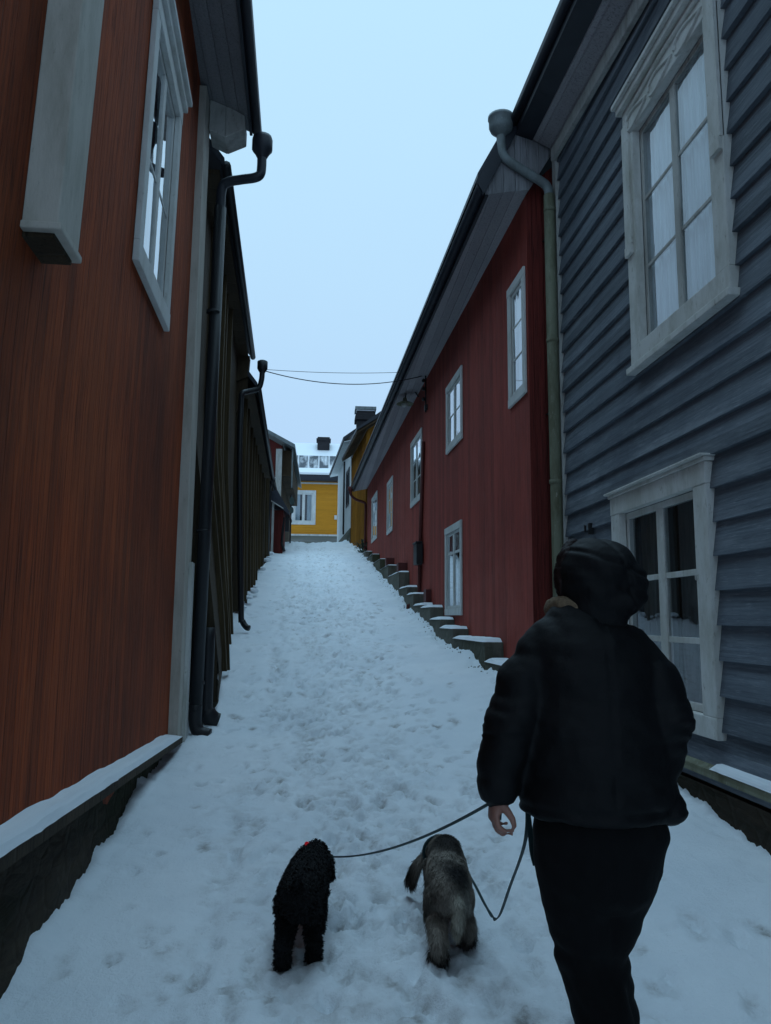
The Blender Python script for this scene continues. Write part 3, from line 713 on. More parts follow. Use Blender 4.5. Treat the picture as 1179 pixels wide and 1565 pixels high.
# gooseneck wall lamp
wl = thing('wall_lamp', 'gooseneck lamp with flat enamel shade on the crimson house wall', 'lamp', FR(7.3, 0, 6.0))
mb = MB(); mb.tube(bez([FR(7.30, .02, 6.02), FR(7.31, .10, 6.13), FR(7.32, .20, 6.15), FR(7.33, .27, 6.08), FR(7.34, .29, 5.98)], 8), .013, 8); mb.build('bracket_arm', M['iron'], wl, smooth=True)
mb = MB(); mb.lathe(FR(7.34, .29, 5.87), [(.17, 0), (.165, .012), (.08, .05), (.045, .07), (.035, .13), (0, .135)], 20); mb.build('lamp_shade', M['zinc_mossy'], wl, smooth=True)
mb = MB(); mb.lathe(FR(7.34, .29, 5.83), [(0, -.02), (.05, -.01), (.075, .02), (.07, .045)], 14); mb.build('bulb_glass', M['white_worn'], wl, smooth=True)

# overhead cables
for nm, lb, a, b, sag, r in (('overhead_cable', 'thicker overhead cable sagging across the lane', (-1.06, 12.45, 5.665), tuple(FR(6.25, .10, 6.12)), .20, .008),
                             ('overhead_cable', 'thin taut wire above the sagging cable across the lane', (-1.06, 12.5, 5.70), tuple(FR(6.25, .10, 6.21)), .05, .0045)):
    mb = MB(); mb.tube(arc(a, b, sag), r, 6)
    tag(mb.build(nm, M['gutter_black'], loc=a), lb, 'cable')

# ---- yellow-ochre boarded house beyond
FY = frame(1.49, 26.8, 4.4, -1)
H = thing('wooden_house', 'ochre yellow house with vertical battens and brown eave behind the long crimson house', 'house', (2.5, 29, 3.5))
mb = MB(); mb.quad(FY(0, 0, 3), FY(4.6, 0, 3), FY(4.6, 0, 8.3), FY(0, 0, 8.3)); mb.build('wall', M['yellow_v'], H)
mb = MB()
for k in range(14): mb.fbox(FY, .02 + .35 * k, .10 + .35 * k, .001, .035, 3.0, 8.2)
mb.build('batten', M['yellow_v'], H)
mb = MB(); mb.quad(FY(0, 0, 3), FY(0, -5, 3), FY(0, -5, 8.3), FY(0, 0, 8.3)); mb.quad(FY(0, 0, 8.3), FY(0, -5, 8.3), FY(0, -2.5, 10.0))
for k in range(9): mb.fbox(lambda s, oo, z: FY(-oo, -s, z), .12 + .42 * k, .22 + .42 * k, .001, .04, 3.0, 8.2)
mb.build('end_wall', wood('yellow_end', lin(.5, .22, .02), lin(.25, .1, .015), lin(.5, .27, .06), 'X', .3, .8, .7, .4), H)
mb = MB()
for a, b in ((.42, -2.5), (-5.4, -2.5)):
    mb.hexa([FY(-.35, a, 8.06), FY(4.75, a, 8.06), FY(4.75, b, 10.0), FY(-.35, b, 10.0), FY(-.35, a, 8.14), FY(4.75, a, 8.14), FY(4.75, b, 10.1), FY(-.35, b, 10.1)])
ro = mb.build('roof', M['soffit_brown'], H)
mb = MB()
for a, b in ((.44, -2.5), (-5.45, -2.5)):
    mb.hexa([FY(-.42, a, 8.145), FY(4.8, a, 8.145), FY(4.8, b, 10.105), FY(-.42, b, 10.105), FY(-.42, a, 8.24), FY(4.8, a, 8.24), FY(4.8, b, 10.2), FY(-.42, b, 10.2)])
mb.build('roof_sheet', M['gutter'], ro)

# ---- white house further up
FW = frame(1.10, 31.4, 3.5, -1)
H = thing('house', 'white house with dark roof edge and tall chimney beyond the ochre yellow house', 'house', (2.5, 35, 4.5))
hl = [window(H, FW, .8, 2.2, 6.4, 8.0, (M['gutter'], M['gutter']), cw=.10, cols=2, rows=2, curtain=M['curtain_pale'], cpart=1)]
mb = MB(); holed_wall(mb, FW, 0, 7.1, 5.28, 9.0, hl); mb.build('wall', M['white_wall'], H)
mb = MB(); mb.fbox(FW, 0, 7.1, -.2, .03, 3.8, 5.28); mb.build('plinth', M['plinth'], H)
mb = MB(); mb.fbox(FW, -.02, .12, .0, .02, 5.29, 8.9); mb.build('corner_board', M['white'], H)
mb = MB(); mb.tube([FW(2.7, .07, 5.3), FW(2.7, .07, 8.6)], .04, 8); mb.build('downpipe', M['gutter_black'], H)
h = MB()
for s in (0,):
    h.quad(FW(s, 0, 4), FW(s, -5, 4), FW(s, -5, 9), FW(s, 0, 9)); h.quad(FW(s, 0, 9), FW(s, -5, 9), FW(s, -2.5, 11.2))
h.build('end_wall', M['white_wall'], H)
mb = MB()
mb.hexa([FW(-.3, -.2, 8.93), FW(7.8, -.2, 8.93), FW(7.8, .36, 8.80), FW(-.3, .36, 8.80), FW(-.3, -.2, 8.97), FW(7.8, -.2, 8.97), FW(7.8, .36, 8.84), FW(-.3, .36, 8.84)])
mb.build('soffit', M['white_wall'], H)
mb = MB()
for a, b in ((.40, -2.5), (-5.4, -2.5)):
    mb.hexa([FW(-.35, a, 8.85), FW(7.9, a, 8.85), FW(7.9, b, 11.0), FW(-.35, b, 11.0), FW(-.35, a, 9.0), FW(7.9, a, 9.0), FW(7.9, b, 11.2), FW(-.35, b, 11.2)])
ro = mb.build('roof', M['gutter'], H)
mb = MB(); cx, cy = 1.72, 33.0
mb.box(cx - .38, cx + .38, cy - .38, cy + .38, 9.6, 10.58); mb.box(cx - .46, cx + .46, cy - .46, cy + .46, 10.16, 10.36); mb.box(cx - .43, cx + .43, cy - .43, cy + .43, 10.361, 10.47)
ch = mb.build('chimney', M['brick'], ro, bevel=.02)
mb = MB(); mb.box(cx - .46, cx + .46, cy - .46, cy + .46, 10.63, 10.76); mb.build('chimney_cap', M['zinc'], ch)
mb = MB(); mb.box(cx - .40, cx + .40, cy - .40, cy + .40, 10.581, 10.629); mb.build('snow_cap', M['snowcap'], ch)

# frosted plant at the foot of the red house corner
pt = thing('plant', 'small frosted green plant at the crimson house far corner', 'plant', (1.36, 26.5, gsurf(1.36, 26.5)))
mb = MB()
for k in range(160):
    a = random.uniform(0, 2 * PI); r = random.uniform(0, .26); hgt = random.uniform(.02, .5) * (1 - r)
    p = Vector((1.36 + r * math.cos(a), 26.5 + r * math.sin(a), pt.location.z + hgt)); d = Vector((math.cos(a), math.sin(a), random.uniform(.2, 1.2))).normalized() * .13; w = Vector((-d.y, d.x, 0)).normalized() * .03
    mb.quad(p, p + d * .5 + w, p + d, p + d * .5 - w)
mb.build('foliage', M['leaf'], pt)
mb = MB()
for k in range(7):
    a = k * .9; mb.tube([(1.36, 26.5, pt.location.z - .05), (1.36 + .2 * math.cos(a), 26.5 + .2 * math.sin(a), pt.location.z + .4)], .01, 5)
mb.build('stem', M['litter'], pt)

# ================================================================== END OF THE LANE: yellow house across
H = thing('house', 'bright yellow house with snowy roof closing the top of the lane', 'house', (-1.0, 48, 5.9))
FE = lambda s, oo, z: (s, 45 - oo, z)      # street side faces the camera
hl = [window(H, FE, -1.93, -.50, 7.02, 9.06, (M['white'], M['white']), cw=.17, proud=.04, cols=2, rows=1, curtain=M['curtain_mid'], cpart=.62, mull=.16, sash_w=.08)]
hl.append(window(H, FE, -5.4, -3.97, 7.02, 9.06, (M['white'], M['white']), cw=.17, proud=.04, cols=2, rows=1, curtain=M['curtain_mid'], cpart=.62, mull=.16, sash_w=.08))
mb = MB(); holed_wall(mb, FE, -7.5, 5, 6.42, 9.75, hl, step=3); mb.build('wall', M['yellow'], H)
mb = MB(); mb.fbox(FE, -7.5, 5, -.3, .05, 4.8, 6.36); mb.build('plinth', M['plinth_far'], H)
mb = MB(); mb.fbox(FE, -7.5, 5, .002, .08, 6.361, 6.46); mb.fbox(FE, -7.5, 5, .002, .03, 9.45, 9.54); mb.build('water_board', M['white_dim'], H)
mb = MB(); mb.fbox(FE, -7.8, 5.3, .0, .45, 9.60, 9.66); mb.fbox(FE, -7.8, 5.3, .42, .46, 9.661, 9.95); mb.build('eave_fascia', M['gutter'], H)
mb = MB()
for s in (-7.5, 5): mb.quad((s, 45, 4.8), (s, 51, 4.8), (s, 51, 9.75), (s, 45, 9.75)); mb.quad((s, 45, 9.75), (s, 51, 9.75), (s, 48, 12.9))
mb.quad((-7.5, 51, 4.8), (5, 51, 4.8), (5, 51, 9.75), (-7.5, 51, 9.75)); mb.build('end_wall', M['yellow'], H)
mb = MB()
for ya, yb in ((44.5, 48), (51.5, 48)):
    mb.hexa([(-7.9, ya, 9.93), (5.4, ya, 9.93), (5.4, yb, 12.45), (-7.9, yb, 12.45), (-7.9, ya, 10.05), (5.4, ya, 10.05), (5.4, yb, 12.6), (-7.9, yb, 12.6)])
# seams stand proud
ro = mb.build('roof', snowroof_mat(), H)
mb = MB(); cx, cy = -.12, 47.4
mb.box(cx - .38, cx + .38, cy - .35, cy + .35, 12.0, 12.80); mb.box(cx - .45, cx + .45, cy - .42, cy + .42, 12.56, 12.70); mb.build('chimney', M['brick'], ro, bevel=.02)
mb = MB(); mb.fbox(FE, .60, .75, .01, .10, 7.35, 7.6); mb.build('wall_box', M['white'], H)

# street sign seen edge-on
st = thing('street_sign', 'thin street sign pole with two small round plates before the yellow house', 'sign', (-1.36, 31.5, gsurf(-1.36, 31.5)))
mb = MB(); mb.tube([(-1.36, 31.5, 4.3), (-1.36, 31.5, 6.62)], .03, 8); mb.build('pole', M['gutter'], st, smooth=True)
for z, r in ((6.36, .17), (5.98, .14)):
    mb = MB(); mb.lathe((-1.33, 31.46, z), [(0, -.006), (r, -.006), (r, .006), (0, .006)], 20, 'Y'); mb.build('sign_plate', M['sign_back'], st, xf=lambda p: (-1.33 + (p[0] + 1.33) * .55, p[1] + (p[0] + 1.33) * .8, p[2]))

# ================================================================== LEFT SIDE
# ---- red ochre house, near left: its facade leans out over the lane
FL = frame(-1.19, 3.1, 1.7, 1)
def lean(p):
    k = max(0.0, .036 - .0075 * (p[1] - 2.8)); k = min(k, .045)
    return (p[0] + k * max(0.0, p[2] - 2.5), p[1], p[2])
H = thing('wooden_house', 'red ochre boarded house at the near left with white corner boards and snowy ledge', 'house', (-2.5, 3.0, 0))
hl = [window(H, FL, 1.46, 2.66, 3.76, 5.60, (M['white'], M['white']), cw=.115, cwb=.14, cwt=.13, proud=.045, head=(.03, .11, .03), cols=2, rows=2, xf=lean, mull=.08, munt=.025, rowfr=[0, .45, 1])]
mb = MB(); holed_wall(mb, FL, -5.0, 4.05, .35, 6.90, hl, step=.5); mb.build('wall', M['red_left'], H, xf=lean)
mb = MB(); mb.fbox(FL, 3.86, 4.22, -.02, .085, .50, 6.72); cbd = mb.build('corner_board', M['white_post'], H, bevel=.006)
mb = MB(); mb.fbox(FL, 4.06, 4.235, .086, .115, .40, 2.1); mb.build('board_patch', M['white_dim'], cbd)
mb = MB(); mb.fbox(FL, -.27, .0, .0, .135, 3.05, 7.2); mb.fbox(FL, -.285, .008, .0, .15, 3.045, 3.075); bp = mb.build('boxed_post', M['white_post'], H, xf=lean, bevel=.006)
mb = MB(); mb.fbox(FL, -.25, -.02, .0, .118, 3.025, 3.044); mb.build('underside', M['brown'], bp, xf=lean)
# ledge and snow
zl = lambda s: .775 - .053 * s
mb = MB()
for a, b in ((-5, -2), (-2, 0), (0, 2), (2, 3.98)):
    mb.hexa([FL(a, 0, zl(a) - .045), FL(b, 0, zl(b) - .045), FL(b, .11, zl(b) - .055), FL(a, .11, zl(a) - .055), FL(a, 0, zl(a) + .01), FL(b, 0, zl(b) + .01), FL(b, .11, zl(b) - .003), FL(a, .11, zl(a) - .003)])
ld = mb.build('ledge', M['brown'], H)
snow_strip(FL, -5, 3.95, .002, .112, lambda s, q: zl(s) + .011 - .013 * q, .040, n=150, seed=31).build('snow_layer', M['snowcap'], ld, smooth=True)
mb = MB(); n = 110
g = []
for i in range(n + 1):
    s = -5 + 9.05 * i / n; row = []
    for j in range(9):
        z = zl(s) - .046 - j * .11
        oo = .0 + .012 * j + .03 * float(fbm(np.array([s * 3.1]), np.array([z * 4.5]), 77, 4)[0])
        row.append(FL(s, oo, z))
    g.append(row)
for i in range(n):
    for j in range(8): mb.quad(g[i][j], g[i + 1][j], g[i + 1][j + 1], g[i][j + 1])
mb.build('plinth', M['stone_dark'], H, smooth=True)
mb = MB(); mb.quad(FL(4.05, 0, 0), FL(4.05, -6, 0), FL(4.05, -6, 6.8), FL(4.05, 0, 6.8)); mb.quad(FL(-5, 0, 0), FL(-5, -6, 0), FL(-5, -6, 6.8), FL(-5, 0, 6.8)); mb.quad(FL(4.05, 0, 6.8), FL(4.05, -6, 6.8), FL(4.05, -3, 8.9)); mb.quad(FL(-5, 0, 6.8), FL(-5, -6, 6.8), FL(-5, -3, 8.9)); mb.quad(FL(-5, -6, 0), FL(4.05, -6, 0), FL(4.05, -6, 6.8), FL(-5, -6, 6.8))
mb.build('end_wall', M['brown_end'], H)
mb = MB(); mb.hexa([FL(-5, 0, 6.78), FL(4.36, 0, 6.78), FL(4.36, .47, 6.60), FL(-5, .47, 6.60), FL(-5, 0, 6.84), FL(4.36, 0, 6.84), FL(4.36, .47, 6.68), FL(-5, .47, 6.68)])
mb.build('soffit', M['soffit_dark'], H)
mb = MB(); mb.fbox(FL, -5, 4.38, .471, .50, 6.57, 6.76); mb.build('fascia', M['gutter'], H)
mb = MB(); mb.tube([FL(-5, .545, 6.70), FL(4.38, .545, 6.62)], .05, 10); mb.build('gutter', M['gutter'], H, smooth=True)
mb = MB()
for a, b in ((.54, -3), (-6.5, -3)):
    mb.hexa([FL(-5.2, a, 6.76), FL(4.42, a, 6.76), FL(4.42, b, 9.0), FL(-5.2, b, 9.0), FL(-5.2, a, 6.81), FL(4.42, a, 6.81), FL(4.42, b, 9.08), FL(-5.2, b, 9.08)])
mb.build('roof', M['roof'], H)
# boxed eave return at the corner
mb = MB()
mb.hexa([FL(4.10, .09, 6.42), FL(4.40, .09, 6.42), FL(4.40, .25, 6.35), FL(4.10, .25, 6.35), FL(4.10, .09, 6.75), FL(4.40, .09, 6.75), FL(4.40, .25, 6.70), FL(4.10, .25, 6.70)])
mb.hexa([FL(4.10, .2501, 6.35), FL(4.40, .2501, 6.35), FL(4.40, .44, 6.45), FL(4.10, .44, 6.45), FL(4.10, .2501, 6.70), FL(4.40, .2501, 6.70), FL(4.40, .44, 6.60), FL(4.10, .44, 6.60)])
mb.build('eave_return', M['white_worn'], H, bevel=.01)
mb = MB()
hx, hy = -.71, 7.42
mb.lathe((hx, hy, 6.27), [(.045, 0), (.075, .06), (.105, .10), (.105, .21), (.095, .245), (.05, .26), (.0, .262)], 16)
mb.build('rain_hopper', M['gutter'], H, smooth=True)
mb = MB()
mb.tube(bez([(hx, hy, 6.30), (hx, hy, 6.18), (hx - .012, hy, 6.10), (hx - .07, hy, 6.06), (hx - .20, hy + .02, 6.045), (-1.05, 7.46, 6.02), (-1.11, 7.48, 5.96), (-1.12, 7.48, 5.7)], 8), .048, 12)
mb.build('swan_neck', M['gutter'], H, smooth=True)
mb = MB()
mb.tube([(-1.12, 7.48, 5.75), (-1.13, 7.46, 3.5), (-1.15, 7.42, .74)], .06, 14)
mb.tube(bez([(-1.15, 7.42, .80), (-1.145, 7.42, .62), (-1.10, 7.41, .545), (-1.01, 7.40, .52)], 8), [.06] * 17 + [.066] * 8, 14)
for z in (4.6, 2.4, .98): mb.lathe((-1.118 - .03 + .006 * (z > 3), 7.44 + .01 * (z > 3), z), [(.06, 0), (.068, .002), (.068, .03), (.06, .032)], 14)
mb.build('downpipe', M['gutter_black'], H, smooth=True)

# ---- brown boarded houses
def brown_house(label, F, s0, s1, z0f, ze, flare, over, bats, eave_dz=0.0, loc=(0, 0, 0), step=.35, end=True):
    H = thing('wooden_house', label, 'house', loc)
    def off(s, z):
        f = flare(s); return f * min(1, max(0, (3.4 - z + z0f(s) * .4) / 2.6))
    mb = MB(); ns = max(6, int((s1 - s0) / .12)); Z = np.linspace(-.2, 1, 15)
    P = [[F(s0 + (s1 - s0) * i / ns, off(s0 + (s1 - s0) * i / ns, z0f(s0 + (s1 - s0) * i / ns) + (ze - z0f(s0 + (s1 - s0) * i / ns)) * t), z0f(s0 + (s1 - s0) * i / ns) + (ze - z0f(s0 + (s1 - s0) * i / ns)) * max(0, t)) for t in Z] for i in range(ns + 1)]
    for i in range(ns):
        for j in range(2, 14): mb.quad(P[i][j], P[i + 1][j], P[i + 1][j + 1], P[i][j + 1])
    mb.build('wall', M['brown'], H)
    for s in bats:
        mb = MB(); w = random.uniform(.09, .14); pr = random.uniform(.045, .075)
        zb = z0f(s) + random.uniform(-.15, .08)
        zz = np.linspace(zb, ze - .05, 9)
        for a, b in zip(zz[:-1], zz[1:]):
            mb.hexa([F(s, off(s, a) + .001, a), F(s + w, off(s, a) + .001, a), F(s + w, off(s, a) + pr, a), F(s, off(s, a) + pr, a), F(s, off(s, b) + .001, b), F(s + w, off(s, b) + .001, b), F(s + w, off(s, b) + pr, b), F(s, off(s, b) + pr, b)])
        mb.build('batten', M['batten'], H)
    mb = MB()
    zz = np.linspace(z0f(s0), ze, 10)
    for a, b in zip(zz[:-1], zz[1:]): mb.quad(F(s0, off(s0, a), a), F(s0, -5, a), F(s0, -5, b), F(s0, off(s0, b), b))
    mb.quad(F(s1, 0, 0), F(s1, -5, 0), F(s1, -5, ze), F(s1, 0, ze)); mb.quad(F(s0, -5, 0), F(s1, -5, 0), F(s1, -5, ze), F(s0, -5, ze))
    for s in (s0, s1): mb.quad(F(s, 0, ze), F(s, -5, ze), F(s, -2.5, ze + 3.2))
    mb.build('end_wall', M['brown_end'], H)
    # stone footing
    mb = MB(); n = max(6, int((s1 - s0) / .15)); g = []
    for i in range(n + 1):
        s = s0 + (s1 - s0) * i / n
        g.append([F(s, off(s, z0f(s)) - .06 + .10 * float(fbm(np.array([s * 2.7]), np.array([j * .9]), 91, 3)[0]) - (0 if j else .05), z0f(s) + .03 - j * .16) for j in range(6)])
    for i in range(n):
        for j in range(5): mb.quad(g[i][j], g[i + 1][j], g[i + 1][j + 1], g[i][j + 1])
    mb.build('plinth', M['stone_dark'], H, smooth=False)
    mb = MB()
    pk = 3.6
    for a, b in ((over, -2.5), (-5 - over, -2.5)):
        mb.hexa([F(s0 - .25, a, ze), F(s1 + .15, a, ze + eave_dz), F(s1 + .15, b, ze + pk + eave_dz), F(s0 - .25, b, ze + pk), F(s0 - .25, a, ze + .10), F(s1 + .15, a, ze + .10 + eave_dz), F(s1 + .15, b, ze + pk + .1 + eave_dz), F(s0 - .25, b, ze + pk + .1)])
    r = mb.build('roof', M['roof'], H)
    mb = MB(); mb.hexa([F(s0 - .2, -.05, ze - .04), F(s1 + .1, -.05, ze - .04 + eave_dz), F(s1 + .1, over - .05, ze - .06 + eave_dz), F(s0 - .2, over - .05, ze - .06), F(s0 - .2, -.05, ze - .01), F(s1 + .1, -.05, ze - .01 + eave_dz), F(s1 + .1, over - .05, ze - .01 + eave_dz), F(s0 - .2, over - .05, ze - .01)])
    mb.build('soffit', M['brown'], H)
    mb = MB(); mb.tube([F(s0 - .25, over + .02, ze + .02), F(s1 + .15, over + .02, ze + .02 + eave_dz)], .05, 8); mb.build('gutter', M['gutter_black'], H, smooth=True)
    return H
FB = frame(-1.36, 7.8, 2.4, 1)
z0b = lambda s: .78 + .215 * max(0, s - .2)
H = brown_house('dark brown battened house behind the red ochre corner with a flared skirt', FB, 0, 5.62, z0b, 6.25, lambda s: .36 - .055 * s, .24, [.95, 1.6, 2.25, 2.85, 3.4], loc=(-2.5, 10, .8))
mb = MB()
mb.lathe((-1.06, 12.35, 5.58), [(.04, 0), (.07, .05), (.085, .08), (.085, .2), (.05, .22), (0, .22)], 12)
mb.tube(bez([(-1.06, 12.35, 5.62), (-1.07, 12.35, 5.46), (-1.12, 12.35, 5.32), (-1.28, 12.3, 5.25), (-1.36, 12.2, 5.18), (-1.37, 12.2, 5.0), (-1.35, 12.1, 4.0), (-1.24, 12.0, 1.75), (-1.21, 12.0, 1.55), (-1.15, 11.97, 1.46), (-1.10, 11.95, 1.44)], 6), .045, 10)
mb.build('downpipe', M['gutter_black'], H, smooth=True)
mb = MB(); mb.tube(bez([(-1.10, 7.72, 1.5), (-1.10, 7.72, .85), (-1.09, 7.72, .70), (-1.03, 7.74, .62), (-.99, 7.75, .60)], 6), [.065] * 12 + [.085] * 13, 12); mb.build('pipe_foot', M['gutter_black'], H, smooth=True)
mb = MB(); mb.hexa([FB(5.50, -.05, 5.72), FB(5.74, -.05, 5.72), FB(5.74, .20, 5.82), FB(5.50, .20, 5.82), FB(5.50, -.05, 6.24), FB(5.74, -.05, 6.24), FB(5.74, .22, 6.20), FB(5.50, .22, 6.20)]); mb.hexa([FB(5.56, .0, 5.2), FB(5.70, .0, 5.2), FB(5.70, .19, 5.60), FB(5.56, .19, 5.60), FB(5.56, .0, 5.719), FB(5.70, .0, 5.719), FB(5.70, .2, 5.815), FB(5.56, .2, 5.815)]); mb.build('eave_return', M['brown'], H)
FB2 = frame(-1.50, 13.55, 1.9, 1)
z0c = lambda s: 1.70 + .17 * s
H = brown_house('dark brown low house with pale battens on rubble footing, mid left row', FB2, 0, 8.3, z0c, 5.62, lambda s: .06, .27, [.3, 1.0, 1.6, 2.5, 3.4, 4.2, 5.2, 6.4, 7.6], loc=(-2.6, 17, 1.8))
FB3 = frame(-1.72, 22.2, 1.5, 1)
z0d = lambda s: 3.05 + .17 * s
H = brown_house('plain tarred shed farthest up the left row of brown houses, snow-capped hopper', FB3, 0, 4.2, z0d, 6.0, lambda s: .03, .12, [.4, 1.4, 2.5], loc=(-2.8, 24, 3.2))
mb = MB(); mb.lathe((-1.70, 24.6, 5.93), [(.03, -.16), (.07, -.04), (.11, .02), (.12, .12), (.0, .12)], 12); hp = mb.build('rain_hopper', M['gutter_black'], H, smooth=True)
mb = MB(); mb.lathe((-1.70, 24.6, 6.052), [(.115, 0), (.10, .04), (.05, .065), (0, .07)], 12); mb.build('snow_cap', M['snowcap'], hp, smooth=True)
mb = MB(); mb.tube([(-1.72, 24.6, 5.85), (-1.75, 24.6, 5.6), (-1.77, 24.6, 3.6)], .05, 8); mb.build('downpipe', M['gutter_black'], H, smooth=True)

# ---- far red house with gallery
H = thing('wooden_house', 'far red gabled house with white corner board and dark overhanging gallery', 'house', (-3, 31, 4.2))
mb = MB(); mb.quad((-4.5, 29, 4.0), (-1.64, 29, 4.0), (-1.64, 29, 8.1), (-4.5, 29, 9.7)); mb.build('wall', M['red_right_end'], H)
mb = MB(); mb.box(-1.87, -1.64, 28.96, 28.998, 5.2, 7.98); mb.build('corner_board', M['white_dim'], H)
mb = MB(); mb.box(-4.5, -1.30, 29.05, 37, 6.95, 7.05); mb.quad((-1.64, 29.02, 4), (-1.64, 38, 4), (-1.64, 38, 8.2), (-1.64, 29.02, 8.2)); mb.box(-1.636, -1.30, 29.3, 37, 7.051, 8.0); mb.build('gallery', M['soffit_brown'], H)
mb = MB(); mb.box(-1.27, -1.22, 28.95, 29.02, 6.5, 8.0); mb.build('gallery_post', M['zinc'], H)
mb = MB(); mb.hexa([(-4.5, 28.7, 9.72), (-1.15, 28.7, 7.98), (-1.15, 38, 7.98), (-4.5, 38, 9.72), (-4.5, 28.7, 9.88), (-1.15, 28.7, 8.12), (-1.15, 38, 8.12), (-4.5, 38, 9.88)]); mb.build('roof', M['zinc'], H)
H = thing('shed', 'small red shed with a grey pent roof below the gallery house, upper left', 'shed', (-2.2, 28, 4))
mb = MB(); mb.box(-3, -1.43, 27, 28.6, 3.5, 5.35); mb.build('wall', M['red_right_end'], H)
mb = MB(); mb.box(-1.83, -1.75, 26.97, 26.998, 3.6, 5.6); mb.build('corner_board', M['white_dim'], H)
mb = MB(); mb.hexa([(-3.2, 26.8, 5.95), (-1.75, 26.8, 5.62), (-1.75, 29, 5.62), (-3.2, 29, 5.95), (-3.2, 26.8, 6.5), (-1.75, 26.8, 6.2), (-1.75, 29, 6.2), (-3.2, 29, 6.5)])
mb.hexa([(-1.749, 26.8, 5.62), (-1.20, 26.8, 5.15), (-1.20, 29, 5.15), (-1.749, 29, 5.62), (-1.749, 26.8, 6.2), (-1.20, 26.8, 5.25), (-1.20, 29, 5.25), (-1.749, 29, 6.2)])
ro = mb.build('roof', M['roof'], H)
mb = MB(); mb.hexa([(-1.85, 26.75, 5.62), (-1.42, 26.75, 5.36), (-1.42, 26.79, 5.36), (-1.85, 26.79, 5.62), (-1.85, 26.75, 5.66), (-1.42, 26.75, 5.40), (-1.42, 26.79, 5.40), (-1.85, 26.79, 5.66)]); mb.build('fascia', M['white'], ro)
mb = MB(); mb.box(-1.36, -1.22, 27.0, 27.15, 4.6, 5.14); mb.tube([(-1.42, 27.05, 5.1), (-1.46, 27.02, 4.2), (-1.36, 26.9, 3.9)], .05, 8); mb.build('downpipe', M['iron'], H)

# ---- rubble stones and litter along the walls
def rock(mb, c, r, seed, sq=.7):
    rr = np.random.default_rng(seed); bm = bmesh.new(); bmesh.ops.create_icosphere(bm, subdivisions=2, radius=1)
    i = len(mb.v); sx, sy, sz = rr.uniform(.7, 1.3, 3); sz *= sq
    for v in bm.verts:
        p = v.co; k = 1 + .35 * float(fbm(np.array([p.x * 1.7 + seed * 3]), np.array([p.y * 1.7 + p.z * 2.1]), seed, 3)[0])
        mb.v.append((c[0] + p.x * r * sx * k, c[1] + p.y * r * sy * k, c[2] + p.z * r * sz * k))
    for f in bm.faces: mb.f.append(tuple(i + v.index for v in f.verts))
    bm.free()
sx = [(-1.46, 14.3, .11), (-1.44, 15.0, .15), (-1.50, 15.7, .13), (-1.47, 16.4, .17), (-1.53, 17.2, .12), (-1.60, 20.6, .13), (-1.66, 22.6, .17), (-1.70, 23.7, .15), (-1.72, 25.0, .16), (-1.40, 13.6, .12), (-1.36, 27.4, .16)]
proto = None
for k, (x, y, r) in enumerate(sx):
    mb = MB(); z = gsurf(x, y); rock(mb, (0, 0, 0), r, 100 + k); mb2 = MB(); rock(mb2, (0, 0, r * .42), r * .78, 140 + k, .45)
    t = mb.build('stone', M['stone_dark'], loc=(x, y, z + r * .35))
    tag(t, 'snow-dusted rubble stone at the foot of the brown houses on the left', 'stone', 'rubble stones under the left houses')
    mb2.v = [(a + x, b + y, c + z + r * .35) for a, b, c in mb2.v]
    mb2.build('snow_cap', M['snowcap'], t)
mb = MB(); x, y = -.74, 4.55; rock(mb, (0, 0, .0), .035, 501); rock(mb, (.075, .02, -.015), .018, 502)
tag(mb.build('clod', M['litter'], loc=(x, y, gsurf(x, y) + .012)), 'lone dark clod lying on the snow near the left house', 'clod')
mb = MB()
rr = np.random.default_rng(9)
for k in range(300):
    if True:
        s = rr.uniform(.5, 18.5); p = FR(s, .22 + abs(rr.normal(0, .07)), 0)
    else:
        s = 4 - 7 * rr.random() ** 2; p = FL(s, .06 + abs(rr.normal(0, .16)), 0); s = 0
    r = rr.uniform(.004, .014); a = rr.uniform(0, 6.28)
    z = gsurf(p[0], p[1]) + r * .3
    q = [(p[0] + r * math.cos(a + t), p[1] + r * math.sin(a + t) * 1.4, z + rr.uniform(-.3, .3) * r) for t in (0, 1.6, 3.1, 4.7)]
    mb.quad(*q); mb.quad(q[0], q[1], (p[0], p[1], z + r)); mb.quad(q[2], q[3], (p[0], p[1], z + r)); mb.quad(q[1], q[2], (p[0], p[1], z + r)); mb.quad(q[3], q[0], (p[0], p[1], z + r))
tag(mb.build('leaf_litter', M['litter']), 'dark specks of dead leaves and grit along the wall feet', 'litter', kind='stuff')
